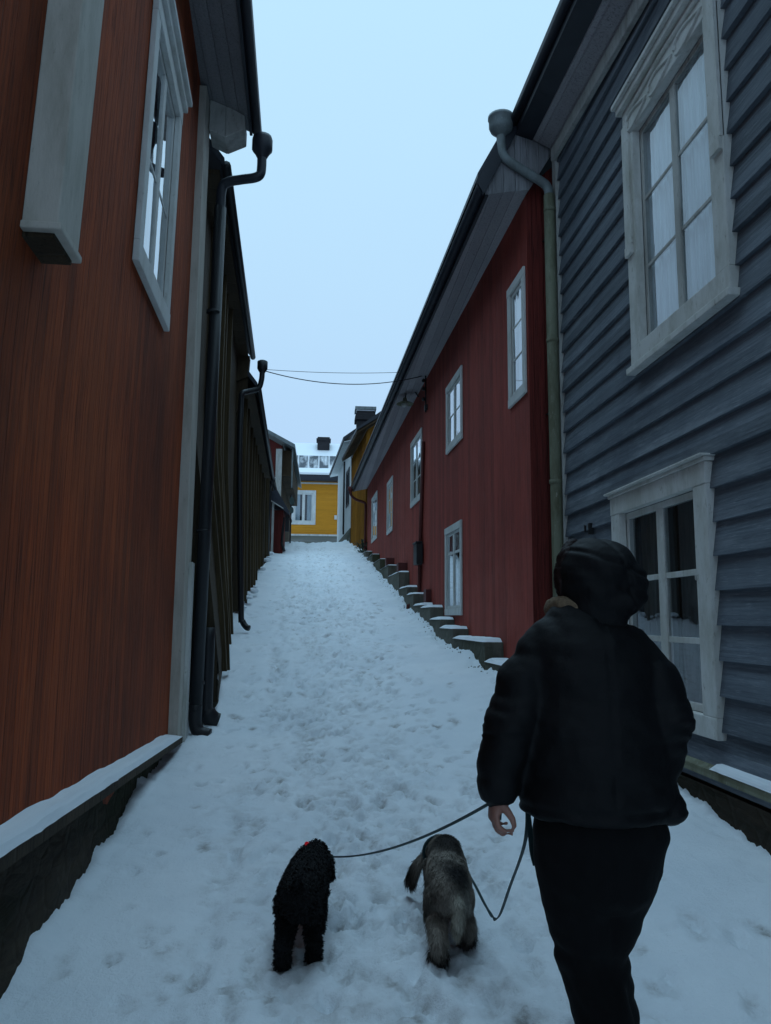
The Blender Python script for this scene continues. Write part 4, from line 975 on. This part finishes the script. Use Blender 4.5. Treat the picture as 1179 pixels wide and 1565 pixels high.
# ================================================================== PERSON AND DOGS
def chain(mb, pts, n=18, ref=(1, 0, 0), caps=True):
    """closed lofted limb: every point is (position, half width along ref, half depth)"""
    P = [Vector(p[0]) for p in pts]; base = len(mb.v); ref = Vector(ref); rings = []
    def ring(c, d, a, b):
        x = (ref - d * ref.dot(d))
        x = x.normalized() if x.length > 1e-3 else Vector((0, 1, 0)); y = d.cross(x)
        rings.append([tuple(c + x * (a * math.cos(2 * PI * k / n)) + y * (b * math.sin(2 * PI * k / n))) for k in range(n)])
    for i, p in enumerate(P):
        d = (P[min(i + 1, len(P) - 1)] - P[max(i - 1, 0)]).normalized(); a, b = pts[i][1], pts[i][2] if len(pts[i]) > 2 else pts[i][1]
        if i == 0 and caps:
            for q in (.97, .75, .4): ring(p - d * min(a, b) * q, d, a * math.sqrt(1 - q * q), b * math.sqrt(1 - q * q))
        ring(p, d, a, b)
        if i == len(P) - 1 and caps:
            for q in (.4, .75, .97): ring(p + d * min(a, b) * q, d, a * math.sqrt(1 - q * q), b * math.sqrt(1 - q * q))
    for r in rings: mb.v += r
    for i in range(len(rings) - 1):
        for k in range(n):
            a = base + i * n + k; b = base + i * n + (k + 1) % n
            mb.f.append((a, b, b + n, a + n))
    mb.f.append(tuple(base + k for k in range(n))[::-1]); mb.f.append(tuple(base + (len(rings) - 1) * n + k for k in range(n)))
def ball(mb, c, rx, ry=None, rz=None, n=18):
    ry = ry or rx; rz = rz or rx; base = len(mb.v); m = 11
    for i in range(m + 1):
        t = PI * (i + .02) / (m + .04)
        for k in range(n):
            a = 2 * PI * k / n
            mb.v.append((c[0] + rx * math.sin(t) * math.cos(a), c[1] + ry * math.sin(t) * math.sin(a), c[2] - rz * math.cos(t)))
    for i in range(m):
        for k in range(n):
            a = base + i * n + k; b = base + i * n + (k + 1) % n
            mb.f.append((a, b, b + n, a + n))
    mb.f.append(tuple(base + k for k in range(n))[::-1]); mb.f.append(tuple(base + m * n + k for k in range(n)))
def sculpt(name, mb, m, parent, voxel, smooth=8, disp=None, loc=None):
    """melt overlapping limbs into one skin"""
    o = mb.build('tmp', m)
    r = o.modifiers.new('r', 'REMESH'); r.mode = 'VOXEL'; r.voxel_size = voxel; r.use_smooth_shade = True
    if smooth:
        s = o.modifiers.new('s', 'SMOOTH'); s.factor = .5; s.iterations = smooth
    dg = bpy.context.evaluated_depsgraph_get(); dg.update()
    me = bpy.data.meshes.new_from_object(o.evaluated_get(dg)); me.name = name
    bpy.data.objects.remove(o)
    n = len(me.vertices); v = np.empty(n * 3, np.float32); nn = np.empty(n * 3, np.float32)
    me.vertices.foreach_get('co', v); me.vertex_normals.foreach_get('vector', nn)
    v = v.reshape(-1, 3).astype(float); nn = nn.reshape(-1, 3)
    if disp is not None: v = v + nn * disp(v, nn)[:, None]
    root = Vector((0, 0, 0)); q = parent
    while q is not None: root = root + q.location; q = q.parent
    me.vertices.foreach_set('co', (v - np.array(root)).reshape(-1).astype(np.float32))
    me.materials.clear(); me.materials.append(m)
    me.polygons.foreach_set('use_smooth', [True] * len(me.polygons)); me.update()
    ob = bpy.data.objects.new(name, me); COL.objects.link(ob); ob.parent = parent
    return ob, v, nn
def n3(v, s, seed, octv=3):
    return (fbm(v[:, 0] * s + 31.7, v[:, 2] * s + 5.1, seed, octv) + fbm(v[:, 1] * s + 11.3, v[:, 2] * s * 1.1 + v[:, 0] * s * .6 + 3.3, seed + 9, octv)) * .7

def make_person():
    G = gsurf(.78, 2.2)
    T = thing('person', 'person in black puffer jacket and hood seen from behind, holding two dog leashes', 'person', (.80, 2.25, G))
    # --- body under the clothes: one skin
    mb = MB()
    chain(mb, [((.80, 2.27, .98), .155, .11), ((.80, 2.27, 1.12), .135, .095), ((.80, 2.27, 1.30), .15, .10), ((.80, 2.26, 1.46), .165, .10), ((.80, 2.265, 1.55), .10, .075)])
    chain(mb, [((.80, 2.265, 1.55), .06), ((.815, 2.285, 1.64), .055)])
    ball(mb, (.835, 2.305, 1.735), .078, .092, .108)
    f = Vector((-.62, .76, -.18)).normalized(); s = f.cross(Vector((0, 0, 1))).normalized(); hc = Vector((.835, 2.305, 1.72))
    ball(mb, hc + f * .055 + Vector((0, 0, -.03)), .055, .055, .065)
    chain(mb, [(hc + f * .108 + Vector((0, 0, .022)), .010), (hc + f * .128 + Vector((0, 0, -.014)), .014)])
    chain(mb, [(hc + f * .100 + Vector((0, 0, -.052)) - s * .02, .008), (hc + f * .106 + Vector((0, 0, -.052)), .009), (hc + f * .100 + Vector((0, 0, -.052)) + s * .02, .008)])
    ball(mb, hc + f * .085 + Vector((0, 0, -.088)), .025)
    for q in (-1, 1): ball(mb, hc + s * q * .080, .016, .022, .03)
    for hip, kn, an in LEGS(G):
        chain(mb, [(hip, .075), (kn, .052), (an, .034)])
        chain(mb, [(an, .028), (an + Vector((0, .05, -.048)), .026, .020), (an + Vector((0, .13, -.062)), .026, .013)])
    chain(mb, [((.62, 2.26, 1.50), .05), ((.535, 2.24, 1.30), .042), ((.507, 2.25, 1.10), .028, .024)])
    chain(mb, [((.93, 2.26, 1.50), .05), ((.995, 2.20, 1.30), .042), ((.96, 2.36, 1.16), .028)])
    # left hand closing on the leash
    chain(mb, [((.507, 2.25, 1.105), .021, .026), ((.500, 2.25, 1.07), .017, .036), ((.497, 2.25, 1.045), .015, .040)])
    for k, (dy, ln, dz) in enumerate(((-.031, .86, .004), (-.010, 1.0, -.003), (.011, .97, -.001), (.031, .8, .006))):
        y = 2.25 + dy
        chain(mb, [((.498, y, 1.047), .0098), ((.503, y - .002, 1.047 - .030 * ln + dz), .0092), ((.520, y - .004, 1.047 - .042 * ln + dz), .0086), ((.520 + .024 * ln, y - .006, 1.047 - .040 * ln + dz), .0072)], n=12)
    chain(mb, [((.512, 2.224, 1.088), .014), ((.531, 2.212, 1.064), .0115), ((.542, 2.208, 1.046), .0098), ((.545, 2.208, 1.030), .0078)], n=12)
    # right hand inside the pocket
    chain(mb, [((.97, 2.36, 1.16), .025), ((.93, 2.40, 1.09), .03, .02)])
    sculpt('body', mb, M['skin'], T, .0052, 3)
    eb = MB()
    for q in (-1, 1): ball(eb, hc + f * .083 + s * q * .032 + Vector((0, 0, .016)), .0115, n=10)
    eb.build('eyes', M['eye'], T, smooth=True)
    # --- jacket
    mb = MB()
    chain(mb, [((.805, 2.27, 1.045), .222, .165), ((.808, 2.27, 1.12), .228, .172), ((.805, 2.27, 1.24), .222, .168), ((.795, 2.27, 1.36), .215, .160), ((.785, 2.265, 1.45), .207, .150), ((.785, 2.265, 1.52), .195, .135), ((.785, 2.27, 1.575), .160, .110), ((.79, 2.275, 1.615), .115, .09), ((.80, 2.28, 1.65), .08, .08)], n=28, caps=False)
    chain(mb, [((.650, 2.265, 1.515), .070), ((.590, 2.25, 1.42), .080), ((.537, 2.235, 1.29), .073), ((.513, 2.24, 1.19), .067), ((.507, 2.25, 1.135), .064), ((.507, 2.25, 1.118), .058)], n=20)
    chain(mb, [((.915, 2.265, 1.520), .070), ((.966, 2.24, 1.43), .082), ((.998, 2.21, 1.32), .080), ((.985, 2.24, 1.21), .072), ((.955, 2.32, 1.13), .062)], n=20)
    ball(mb, (.995, 2.22, 1.065), .055, .07, .045)
    def dj(v, nn):
        z = v[:, 2]
        q = np.abs(np.sin((z + .012 * np.sin(v[:, 0] * 9)) * PI / .115)) ** .45
        side = np.clip(np.abs(v[:, 0] - .795) / .2, 0, 1.5)
        return .0055 * (q - .75) - .006 * np.exp(-((z - 1.078) / .008) ** 2) + .003 * np.sin(z * 150 + 9 * n3(v, 9, 205)) * np.exp(-((z - 1.30) / .07) ** 2) * np.clip((np.abs(v[:, 0] - .79) - .15) / .08, 0, 1) - .004 * np.exp(-((v[:, 0] - .80) / .006) ** 2) * (z > 1.1) + .011 * n3(v, 7, 201) + .006 * n3(v, 20, 207)
    sculpt('jacket', mb, M['jacket'], T, .0105, 5, dj)
    # --- hood
    mb = MB()
    ball(mb, (.825, 2.275, 1.745), .122, .125, .105, 24)
    ball(mb, (.795, 2.27, 1.715), .10, .11, .085, 24)
    ball(mb, (.885, 2.26, 1.715), .088, .10, .075, 22)
    ball(mb, (.925, 2.25, 1.675), .044, .06, .036, 18)
    ball(mb, (.86, 2.24, 1.655), .09, .09, .045, 20)
    chain(mb, [((.82, 2.25, 1.62), .095, .085), ((.82, 2.25, 1.68), .10, .095)])
    def dh(v, nn):
        a = v[:, 0] - .858 + .25 * (v[:, 2] - 1.80) + .2 * (v[:, 1] - 2.2); b = v[:, 2] - 1.775 + .35 * (v[:, 0] - .83) ; c = v[:, 2] - 1.70 + .15 * (v[:, 0] - .83)
        g = np.exp(-(a / .0075) ** 2) + np.exp(-(b / .0075) ** 2) + .5 * np.exp(-(c / .0075) ** 2)
        puff = .004 * np.cos(a * 60) * np.cos(b * 55)
        return -.007 * np.clip(g, 0, 1.2) + puff + .0025 * n3(v, 14, 221)
    sculpt('hood', mb, M['hood'], T, .0065, 4, dh)
    # --- hair at the hood's left rim
    mb = MB()
    chain(mb, [((.760, 2.30, 1.825), .020, .03), ((.728, 2.275, 1.79), .020, .034), ((.712, 2.265, 1.745), .018, .034), ((.708, 2.262, 1.70), .014, .028), ((.712, 2.26, 1.668), .008, .014)])
    sculpt('hair', mb, M['hair'], T, .006, 2, lambda v, nn: .0028 * np.sin(v[:, 1] * 520 + 40 * n3(v, 6, 261)) + .003 * n3(v, 40, 263))
    mb = MB()
    chain(mb, [((.706, 2.36, 1.63), .020, .03), ((.700, 2.30, 1.638), .021, .034), ((.712, 2.240, 1.640), .020, .032), ((.745, 2.205, 1.636), .012, .02)])
    sculpt('scarf', mb, M['scarf'], T, .007, 3, lambda v, nn: .006 * n3(v, 30, 231))
    # --- trousers
    mb = MB()
    chain(mb, [((.805, 2.27, 1.10), .175, .13), ((.812, 2.265, 1.0), .198, .145), ((.80, 2.265, .90), .178, .135)], n=26)
    for (hip, kn, an), dx in zip(LEGS(G), (0, 0)):
        mid = (hip + kn) / 2
        chain(mb, [(hip, .104, .11), (mid, .094, .10), (kn, .082, .088), (kn * .55 + an * .45, .082, .09), (an + Vector((0, 0, .06)), .072, .082), (an + Vector((0, -.01, -.015)), .070, .085)], n=20)
    def dt(v, nn):
        z = v[:, 2]; return .010 * n3(v, 6, 241) + .006 * np.sin(z * 46 + 7 * n3(v, 5, 243)) * np.exp(-((z - .62) / .12) ** 2) + .004 * n3(v, 20, 245)
    sculpt('trousers', mb, M['trousers'], T, .0105, 5, dt)
    for hip, kn, an in LEGS(G):
        mb = MB()
        chain(mb, [(an + Vector((0, 0, .08)), .050, .055), (an + Vector((0, 0, .0)), .050, .058), (an + Vector((0, .0, -.05)), .045, .060)])
        chain(mb, [(an + Vector((0, -.05, -.055)), .040, .035), (an + Vector((0, .05, -.055)), .046, .036), (an + Vector((0, .15, -.062)), .048, .028), (an + Vector((0, .19, -.066)), .040, .022)])
        b, _, _ = sculpt('boot', mb, M['boots'], T, .008, 4)
        sb = MB()
        for (y0, y1, w) in ((-.085, .02, .040), (.02, .12, .046), (.12, .215, .042)):
            sb.box(an.x - w, an.x + w, an.y + y0, an.y + y1, an.z - .098, an.z - .080)
        sb.build('sole', M['sole'], b, bevel=.008)
    return T
def LEGS(G):
    za = gsurf(.75, 2.05) + .09; zb = gsurf(.83, 2.42) + .09
    return [(Vector((.722, 2.27, .93)), Vector((.772, 2.30, .62)), Vector((.846, 2.10, za))),
            (Vector((.890, 2.27, .93)), Vector((.822, 2.33, .66)), Vector((.896, 2.40, zb)))]
make_person()

def fur(name, parent, v, faces, nn, N, length, width, colf, m, curl=.5, down=.6, back=.3, seed=3, lift=.35):
    r = np.random.default_rng(seed)
    tri = np.array([(f[0], f[i], f[i + 1]) for f in faces for i in range(1, len(f) - 1)])
    A, B, C = v[tri[:, 0]], v[tri[:, 1]], v[tri[:, 2]]
    ar = np.linalg.norm(np.cross(B - A, C - A), axis=1); k = r.choice(len(tri), N, p=ar / ar.sum())
    u, w = r.random(N), r.random(N); fl = u + w > 1; u[fl] = 1 - u[fl]; w[fl] = 1 - w[fl]
    p = A[k] + (B[k] - A[k]) * u[:, None] + (C[k] - A[k]) * w[:, None]
    n = nn[tri[k, 0]]
    g = np.array([0, -back, -down]); t = g - n * (n @ g)[:, None] 
    t = t + r.normal(0, curl, (N, 3)); t -= n * np.sum(t * n, 1)[:, None]; t /= np.linalg.norm(t, axis=1)[:, None] + 1e-6
    L = length(p) * r.uniform(.6, 1.25, N); W = width * r.uniform(.7, 1.3, N)
    d1 = n * lift + t * (1 - lift * .5); d1 /= np.linalg.norm(d1, axis=1)[:, None]
    d2 = n * lift * .3 + t + np.array([0, 0, -.45]); d2 /= np.linalg.norm(d2, axis=1)[:, None]
    s = np.cross(n, t) + r.normal(0, .3, (N, 3)); s /= np.linalg.norm(s, axis=1)[:, None] + 1e-6
    q0 = p - n * .004; q1 = p + d1 * (L * .5)[:, None]; q2 = q1 + d2 * (L * .5)[:, None]
    V = np.stack([q0 - s * W[:, None], q0 + s * W[:, None], q1 - s * (W * .8)[:, None], q1 + s * (W * .8)[:, None], q2], 1)
    base = np.arange(N)[:, None] * 5
    F4 = (base + np.array([[0, 1, 3, 2]])).tolist(); F3 = (base + np.array([[2, 3, 4]])).tolist()
    root = Vector((0, 0, 0)); q = parent
    while q is not None: root = root + q.location; q = q.parent
    me = bpy.data.meshes.new(name); me.from_pydata((V.reshape(-1, 3) - np.array(root)).tolist(), [], F4 + F3); me.update()
    c = colf(p) * r.uniform(.75, 1.25, (N, 1)); c = np.repeat(c, 5, 0); c = np.concatenate([c, np.ones((len(c), 1))], 1)
    a = me.attributes.new('coat', 'FLOAT_COLOR', 'POINT'); a.data.foreach_set('color', np.clip(c, 0, 1).reshape(-1).astype(np.float32))
    me.materials.append(m); me.polygons.foreach_set('use_smooth', [True] * len(me.polygons))
    o = bpy.data.objects.new(name, me); COL.objects.link(o); o.parent = parent
    return o

def make_dog(label, x, y, yaw, m, colf, curly, hind, bodyw, head_x, collar_m, tail, ears, seed, head_z, S):
    z0 = gsurf(x, y + .1)
    T = thing('dog', label, 'dog', (x, y, z0)); T.scale = (S, S, S)
    ca, sa = math.cos(yaw), math.sin(yaw)
    slope = (gsurf(x, y + .55) - gsurf(x, y)) / .55
    def Wd(a, b, c): return Vector((x + a * ca + b * sa, y - a * sa + b * ca, z0 + c + slope * b))
    def foot(a, b): 
        p = Wd(a, b, 0); return Vector((p.x, p.y, gsurf(p.x, p.y) + .018))
    mb = MB(); w = bodyw
    chain(mb, [(Wd(0, -.03, .290), .80 * w, .088), (Wd(0, .06, .298), w, .100), (Wd(0, .20, .288), .95 * w, .100), (Wd(.005, .34, .280), .92 * w, .112), (Wd(.01, .43, .290), .80 * w, .108), (Wd(head_x * .6, .50, .30), .065, .072)], n=22)
    hd = lambda a, b, c: Wd(head_x + a, .575 + b, head_z + c)
    chain(mb, [(Wd(head_x * .6, .48, .29), .06, .065), (hd(0, -.01, .0), .055, .058)])
    ball(mb, hd(0, .0, .01), .058, .066, .056)
    chain(mb, [(hd(0, .04, -.015), .036, .036), (hd(0, .10, -.04), .028, .028), (hd(0, .135, -.052), .024, .022)])
    for q in (-1, 1):
        fa, fb = hind[0] if q < 0 else hind[1]
        ft = foot(fa, fb); h0 = Wd(q * .058, .03, .26)
        kn = h0 * .45 + ft * .55 + Vector((0, .075, .045)); hk = ft + Vector((0, -.035, .088))
        chain(mb, [(h0, .056, .085), (kn, .047, .056), (hk, .032, .034), (ft + Vector((0, -.012, .03)), .030, .030), (ft + Vector((0, .02, .004)), .031, .019)], n=14)
        fb2 = .42 + (.07 if q < 0 else -.06); ff = foot(q * .055, fb2); s0 = Wd(q * .06, .40, .25)
        chain(mb, [(s0, .045, .06), ((s0 + ff) / 2 + Vector((0, -.02, .03)), .034, .036), (ff + Vector((0, 0, .05)), .028, .028), (ff + Vector((0, .02, .004)), .030, .019)], n=14)
    if tail == 'stub': chain(mb, [(Wd(0, -.05, .345), .026), (Wd(0, -.085, .375), .020), (Wd(0, -.10, .40), .014)], n=10)
    else: chain(mb, [(Wd(.02, -.06, .315), .028), (Wd(.03, -.115, .27), .026), (Wd(.024, -.125, .20), .022), (Wd(.016, -.115, .16), .012)], n=10)
    for q, (dx, dy, dz) in zip((-1, 1), ears):
        e0 = hd(q * .05, -.005, .025); e1 = hd(q * .05 + dx, dy, dz)
        chain(mb, [(e0, .020, .026), (e0 * .5 + e1 * .5 + Vector((q * .012, 0, .006)), .018, .036), (e1, .022, .042)], n=12)
    amp = .010 if curly else .005
    b, v, nn = sculpt('body', mb, m, T, .0085, 3, lambda v, n: amp * n3(v, 45 if curly else 30, seed, 2) + .006 * n3(v, 12, seed + 4))
    n = len(v); c = np.concatenate([colf(v, Wd), np.ones((n, 1))], 1)
    a = b.data.attributes.new('coat', 'FLOAT_COLOR', 'POINT'); a.data.foreach_set('color', np.clip(c * .75, 0, 1).reshape(-1).astype(np.float32))
    faces = [tuple(p.vertices) for p in b.data.polygons]
    if curly:
        fur('coat', b, v, faces, nn, 15000, lambda p: np.full(len(p), .024), .0040, lambda p: colf(p, Wd), m, curl=1.2, down=.3, back=.1, seed=seed, lift=.75)
    else:
        fur('coat', b, v, faces, nn, 38000, lambda p: .026 + .026 * np.clip((z0 + .30 - p[:, 2]) / .2, 0, 1),   .0019, lambda p: colf(p, Wd), m, curl=.28, down=.9, back=.35, seed=seed, lift=.30)
    # nose and eyes
    nb = MB(); ball(nb, hd(0, .160, -.050), .012, .009, .009, 10); nb.build('nose', M['iron'], T, smooth=True)
    eb = MB()
    for q in (-1, 1): ball(eb, hd(q * .030, .055, .018), .008, n=8)
    eb.build('eyes', M['iron'], T, smooth=True)
    # collar with its little light
    cb = MB(); cc = Wd(head_x * .75, .49, .290); fw = (Wd(0, 1, 0) - Wd(0, 0, 0)).normalized(); up = Vector((0, -.35, 1)).normalized(); rt = fw.cross(Vector((0, 0, 1))).normalized()
    pts = [cc + rt * .079 * math.cos(t) + (up * .082 + fw * .02) * math.sin(t) for t in np.linspace(0, 2 * PI, 25)]
    cb.tube(pts, .009, 6, cap=False); col = cb.build('collar', M['rope'], T, smooth=True)
    lb = MB(); ball(lb, Wd(head_x * .7 - .026, .43, .293 + .106) if seed == 5 else hd(-.002, -.03, .074), .0115, .010, .010, 10); lb.build('collar_light', collar_m, col, smooth=True)
    q = lambda p: Vector((x, y, z0)) + (p - Vector((x, y, z0))) * S
    return T, Wd, q(cc), rt, up
def col_black(p, Wd): return np.full((len(p), 3), .0045)
def col_roan(p, Wd):
    base = np.tile(np.array([.19, .165, .138]), (len(p), 1))
    mot = fbm(p[:, 0] * 26, p[:, 2] * 14 + p[:, 1] * 15, 301, 3)[:, None]
    c = base * (1 + .9 * mot)
    def patch(ctr, r, col, k=1.0):
        nonlocal c
        d = np.linalg.norm((p - np.array(ctr)) / np.array(r), axis=1) + .5 * fbm(p[:, 0] * 18, p[:, 1] * 18 + p[:, 2] * 9, 311, 2)
        w = (k / (1 + np.exp((d - 1) * 7)))[:, None]; c = c * (1 - w) + np.array(col) * w
    g = Wd(0, 0, 0)
    patch(Wd(.015, .34, .40), (.075, .13, .08), (.022, .018, .016))
    patch(Wd(.03, -.02, .37), (.062, .09, .075), (.010, .009, .009))
    patch(Wd(.04, .60, .30), (.09, .07, .06), (.035, .028, .022), .8)
    patch(Wd(.07, -.08, .22), (.035, .10, .10), (.30, .29, .25), .8)
    patch(Wd(.02, -.13, .20), (.045, .06, .12), (.36, .34, .28), .9)
    low = (np.clip((g.z + .095 - p[:, 2]) / .05, 0, 1))[:, None]
    c = c * (1 - low) + np.array([.012, .010, .010]) * low
    ear = (np.clip((g.x - .085 - p[:, 0]) / .03, 0, 1) * np.clip((p[:, 1] - g.y - .42) / .05, 0, 1))[:, None]
    return c * (1 - ear) + np.array([.03, .024, .020]) * ear
E1 = ((-.03, .0, -.10), (.03, .0, -.10)); E2 = ((-.085, .0, -.125), (.02, .0, -.12))
DB = make_dog('black curly-coated dog walking at the left, red light on its collar', -.066, 3.27, math.radians(5), M['fur_black'], col_black, True, ((-.060, -.08), (.060, .09)), .105, .012, M['collar_red'], 'stub', E1, 5, .300, .88)
DG = make_dog('grey roan long-haired dog with dark saddle walking beside the person, blue collar light', .540, 3.27, math.radians(5), M['fur_roan'], col_roan, False, ((-.062, -.08), (.082, .08)), .103, -.030, M['collar_blue'], 'long', E2, 6, .235, .88)

# leashes
def strap(mb, pts, w, t):
    pts = [Vector(p) for p in pts]; base = len(mb.v)
    for i, p in enumerate(pts):
        d = (pts[min(i + 1, len(pts) - 1)] - pts[max(i - 1, 0)]).normalized()
        s = d.cross(Vector((.25, -1, .1))).normalized(); n_ = s.cross(d)
        for a, b in ((-w, -t), (w, -t), (w, t), (-w, t)): mb.v.append(tuple(p + s * a + n_ * b))
    for i in range(len(pts) - 1):
        for k in range(4):
            a = base + i * 4 + k; b = base + i * 4 + (k + 1) % 4
            mb.f.append((a, b, b + 4, a + 4))
    mb.f.append((base, base + 1, base + 2, base + 3)); e = base + 4 * (len(pts) - 1); mb.f.append((e + 3, e + 2, e + 1, e))
hand = Vector((.512, 2.262, 1.030))
cc = DB[2] + DB[3] * .072 + DB[4] * .03
p = arc(cc, hand + Vector((-.014, .03, .045)), .045, 30) + [hand + Vector((.0, .012, .02)), hand]
mb = MB(); strap(mb, p, .0065, .0016)
L1 = mb.build('leash', M['rope'], loc=hand); tag(L1, 'dark leash stretched from the hand to the black dog', 'leash')
mb = MB(); mb.tube([cc, cc + (p[1] - p[0]).normalized() * .05], .008, 8); mb.build('clip', M['iron'], L1)
cc = DG[2] + DG[3] * .072
p = bez([cc, (.66, 3.42, .50), (.682, 3.22, .455), (.695, 3.10, .462), (.675, 2.80, .68), (.648, 2.48, .92), (.640, 2.44, 1.06), (.60, 2.43, 1.135), (.555, 2.36, 1.135), (.53, 2.30, 1.08), tuple(hand + Vector((.004, .005, .004)))], 10)
mb = MB(); strap(mb, p, .0065, .0016); strap(mb, bez([(.640, 2.44, 1.06), (.640, 2.40, .98), (.636, 2.36, .92), (.640, 2.34, .885)], 6), .008, .002)
L2 = mb.build('leash', M['rope'], loc=hand); tag(L2, 'slack teal leash dipping from the hand to the grey roan dog', 'leash')
mb = MB(); mb.tube([cc, cc + (Vector(p[1]) - cc).normalized() * .05], .008, 8); mb.build('clip', M['iron'], L2)
# ================================================================== WORLD, SUN, CAMERA
EL, AZ = math.radians(74), math.radians(-15)
w = bpy.data.worlds.new('World'); scene.world = w; w.use_nodes = True
nt = w.node_tree; nt.nodes.clear()
out = nt.nodes.new('ShaderNodeOutputWorld'); bg = nt.nodes.new('ShaderNodeBackground')
sky = nt.nodes.new('ShaderNodeTexSky'); sky.sky_type = 'NISHITA'; sky.sun_disc = False; sky.sun_elevation = EL; sky.sun_rotation = AZ; sky.air_density = 1.2; sky.dust_density = 1.5; sky.ozone_density = 3
tc = nt.nodes.new('ShaderNodeTexCoord'); sp = nt.nodes.new('ShaderNodeSeparateXYZ'); nt.links.new(tc.outputs['Generated'], sp.inputs[0])
nz = nt.nodes.new('ShaderNodeTexNoise'); nz.inputs['Scale'].default_value = 1.6; nz.inputs['Detail'].default_value = 4
nt.links.new(tc.outputs['Generated'], nz.inputs['Vector'])
ad = nt.nodes.new('ShaderNodeMath'); ad.operation = 'MULTIPLY_ADD'; nt.links.new(nz.outputs[0], ad.inputs[0]); ad.inputs[1].default_value = .34; nt.links.new(sp.outputs[2], ad.inputs[2])
rp = nt.nodes.new('ShaderNodeValToRGB'); nt.links.new(ad.outputs[0], rp.inputs[0])
els = rp.color_ramp.elements; els.new(.5)
for e, (p, c) in zip(els, ((.08, (.50, .66, .92)), (.38, (.49, .71, .98)), (.85, (.54, .84, 1.06)))): e.position = p; e.color = (*c, 1)
mul = nt.nodes.new('ShaderNodeMix'); mul.data_type = 'RGBA'; mul.blend_type = 'MULTIPLY'; mul.inputs[0].default_value = 1
nt.links.new(rp.outputs[0], mul.inputs[6]); mul.inputs[7].default_value = (10, 10, 10, 1)
mx = nt.nodes.new('ShaderNodeMix'); mx.data_type = 'RGBA'; mx.inputs[0].default_value = .93
nt.links.new(sky.outputs[0], mx.inputs[6]); nt.links.new(mul.outputs[2], mx.inputs[7])
nt.links.new(mx.outputs[2], bg.inputs[0]); bg.inputs[1].default_value = .1
nt.links.new(bg.outputs[0], out.inputs[0])
sl = bpy.data.lights.new('sun', 'SUN'); sl.energy = 1.5; sl.angle = math.radians(50); sl.color = (.46, .75, 1.0)
so = bpy.data.objects.new('sun', sl); COL.objects.link(so)
d = Vector((math.sin(AZ) * math.cos(EL), math.cos(AZ) * math.cos(EL), math.sin(EL)))
so.rotation_euler = d.to_track_quat('Z', 'Y').to_euler(); so.location = (0, 0, 20)

cam = bpy.data.cameras.new('camera'); co = bpy.data.objects.new('camera', cam); COL.objects.link(co)
co.matrix_world = Matrix.Translation((0, 0, 1.6)) @ Matrix.Rotation(math.radians(-4.6), 4, 'Z') @ Matrix.Rotation(math.radians(90 + 7.9), 4, 'X') @ Matrix.Rotation(math.radians(.5), 4, 'Z')
cam.sensor_fit = 'VERTICAL'; cam.sensor_height = 24; cam.sensor_width = 18.08; cam.lens = 24 * 1176 / 1565
cam.clip_start = .05; cam.clip_end = 500
scene.camera = co
vs = scene.view_settings; vs.view_transform = 'Standard'; vs.look = 'None'; vs.exposure = 0; vs.gamma = 1
scene.display_settings.display_device = 'sRGB'
scene.cycles.use_denoising = True
scene.cycles.max_bounces = 8
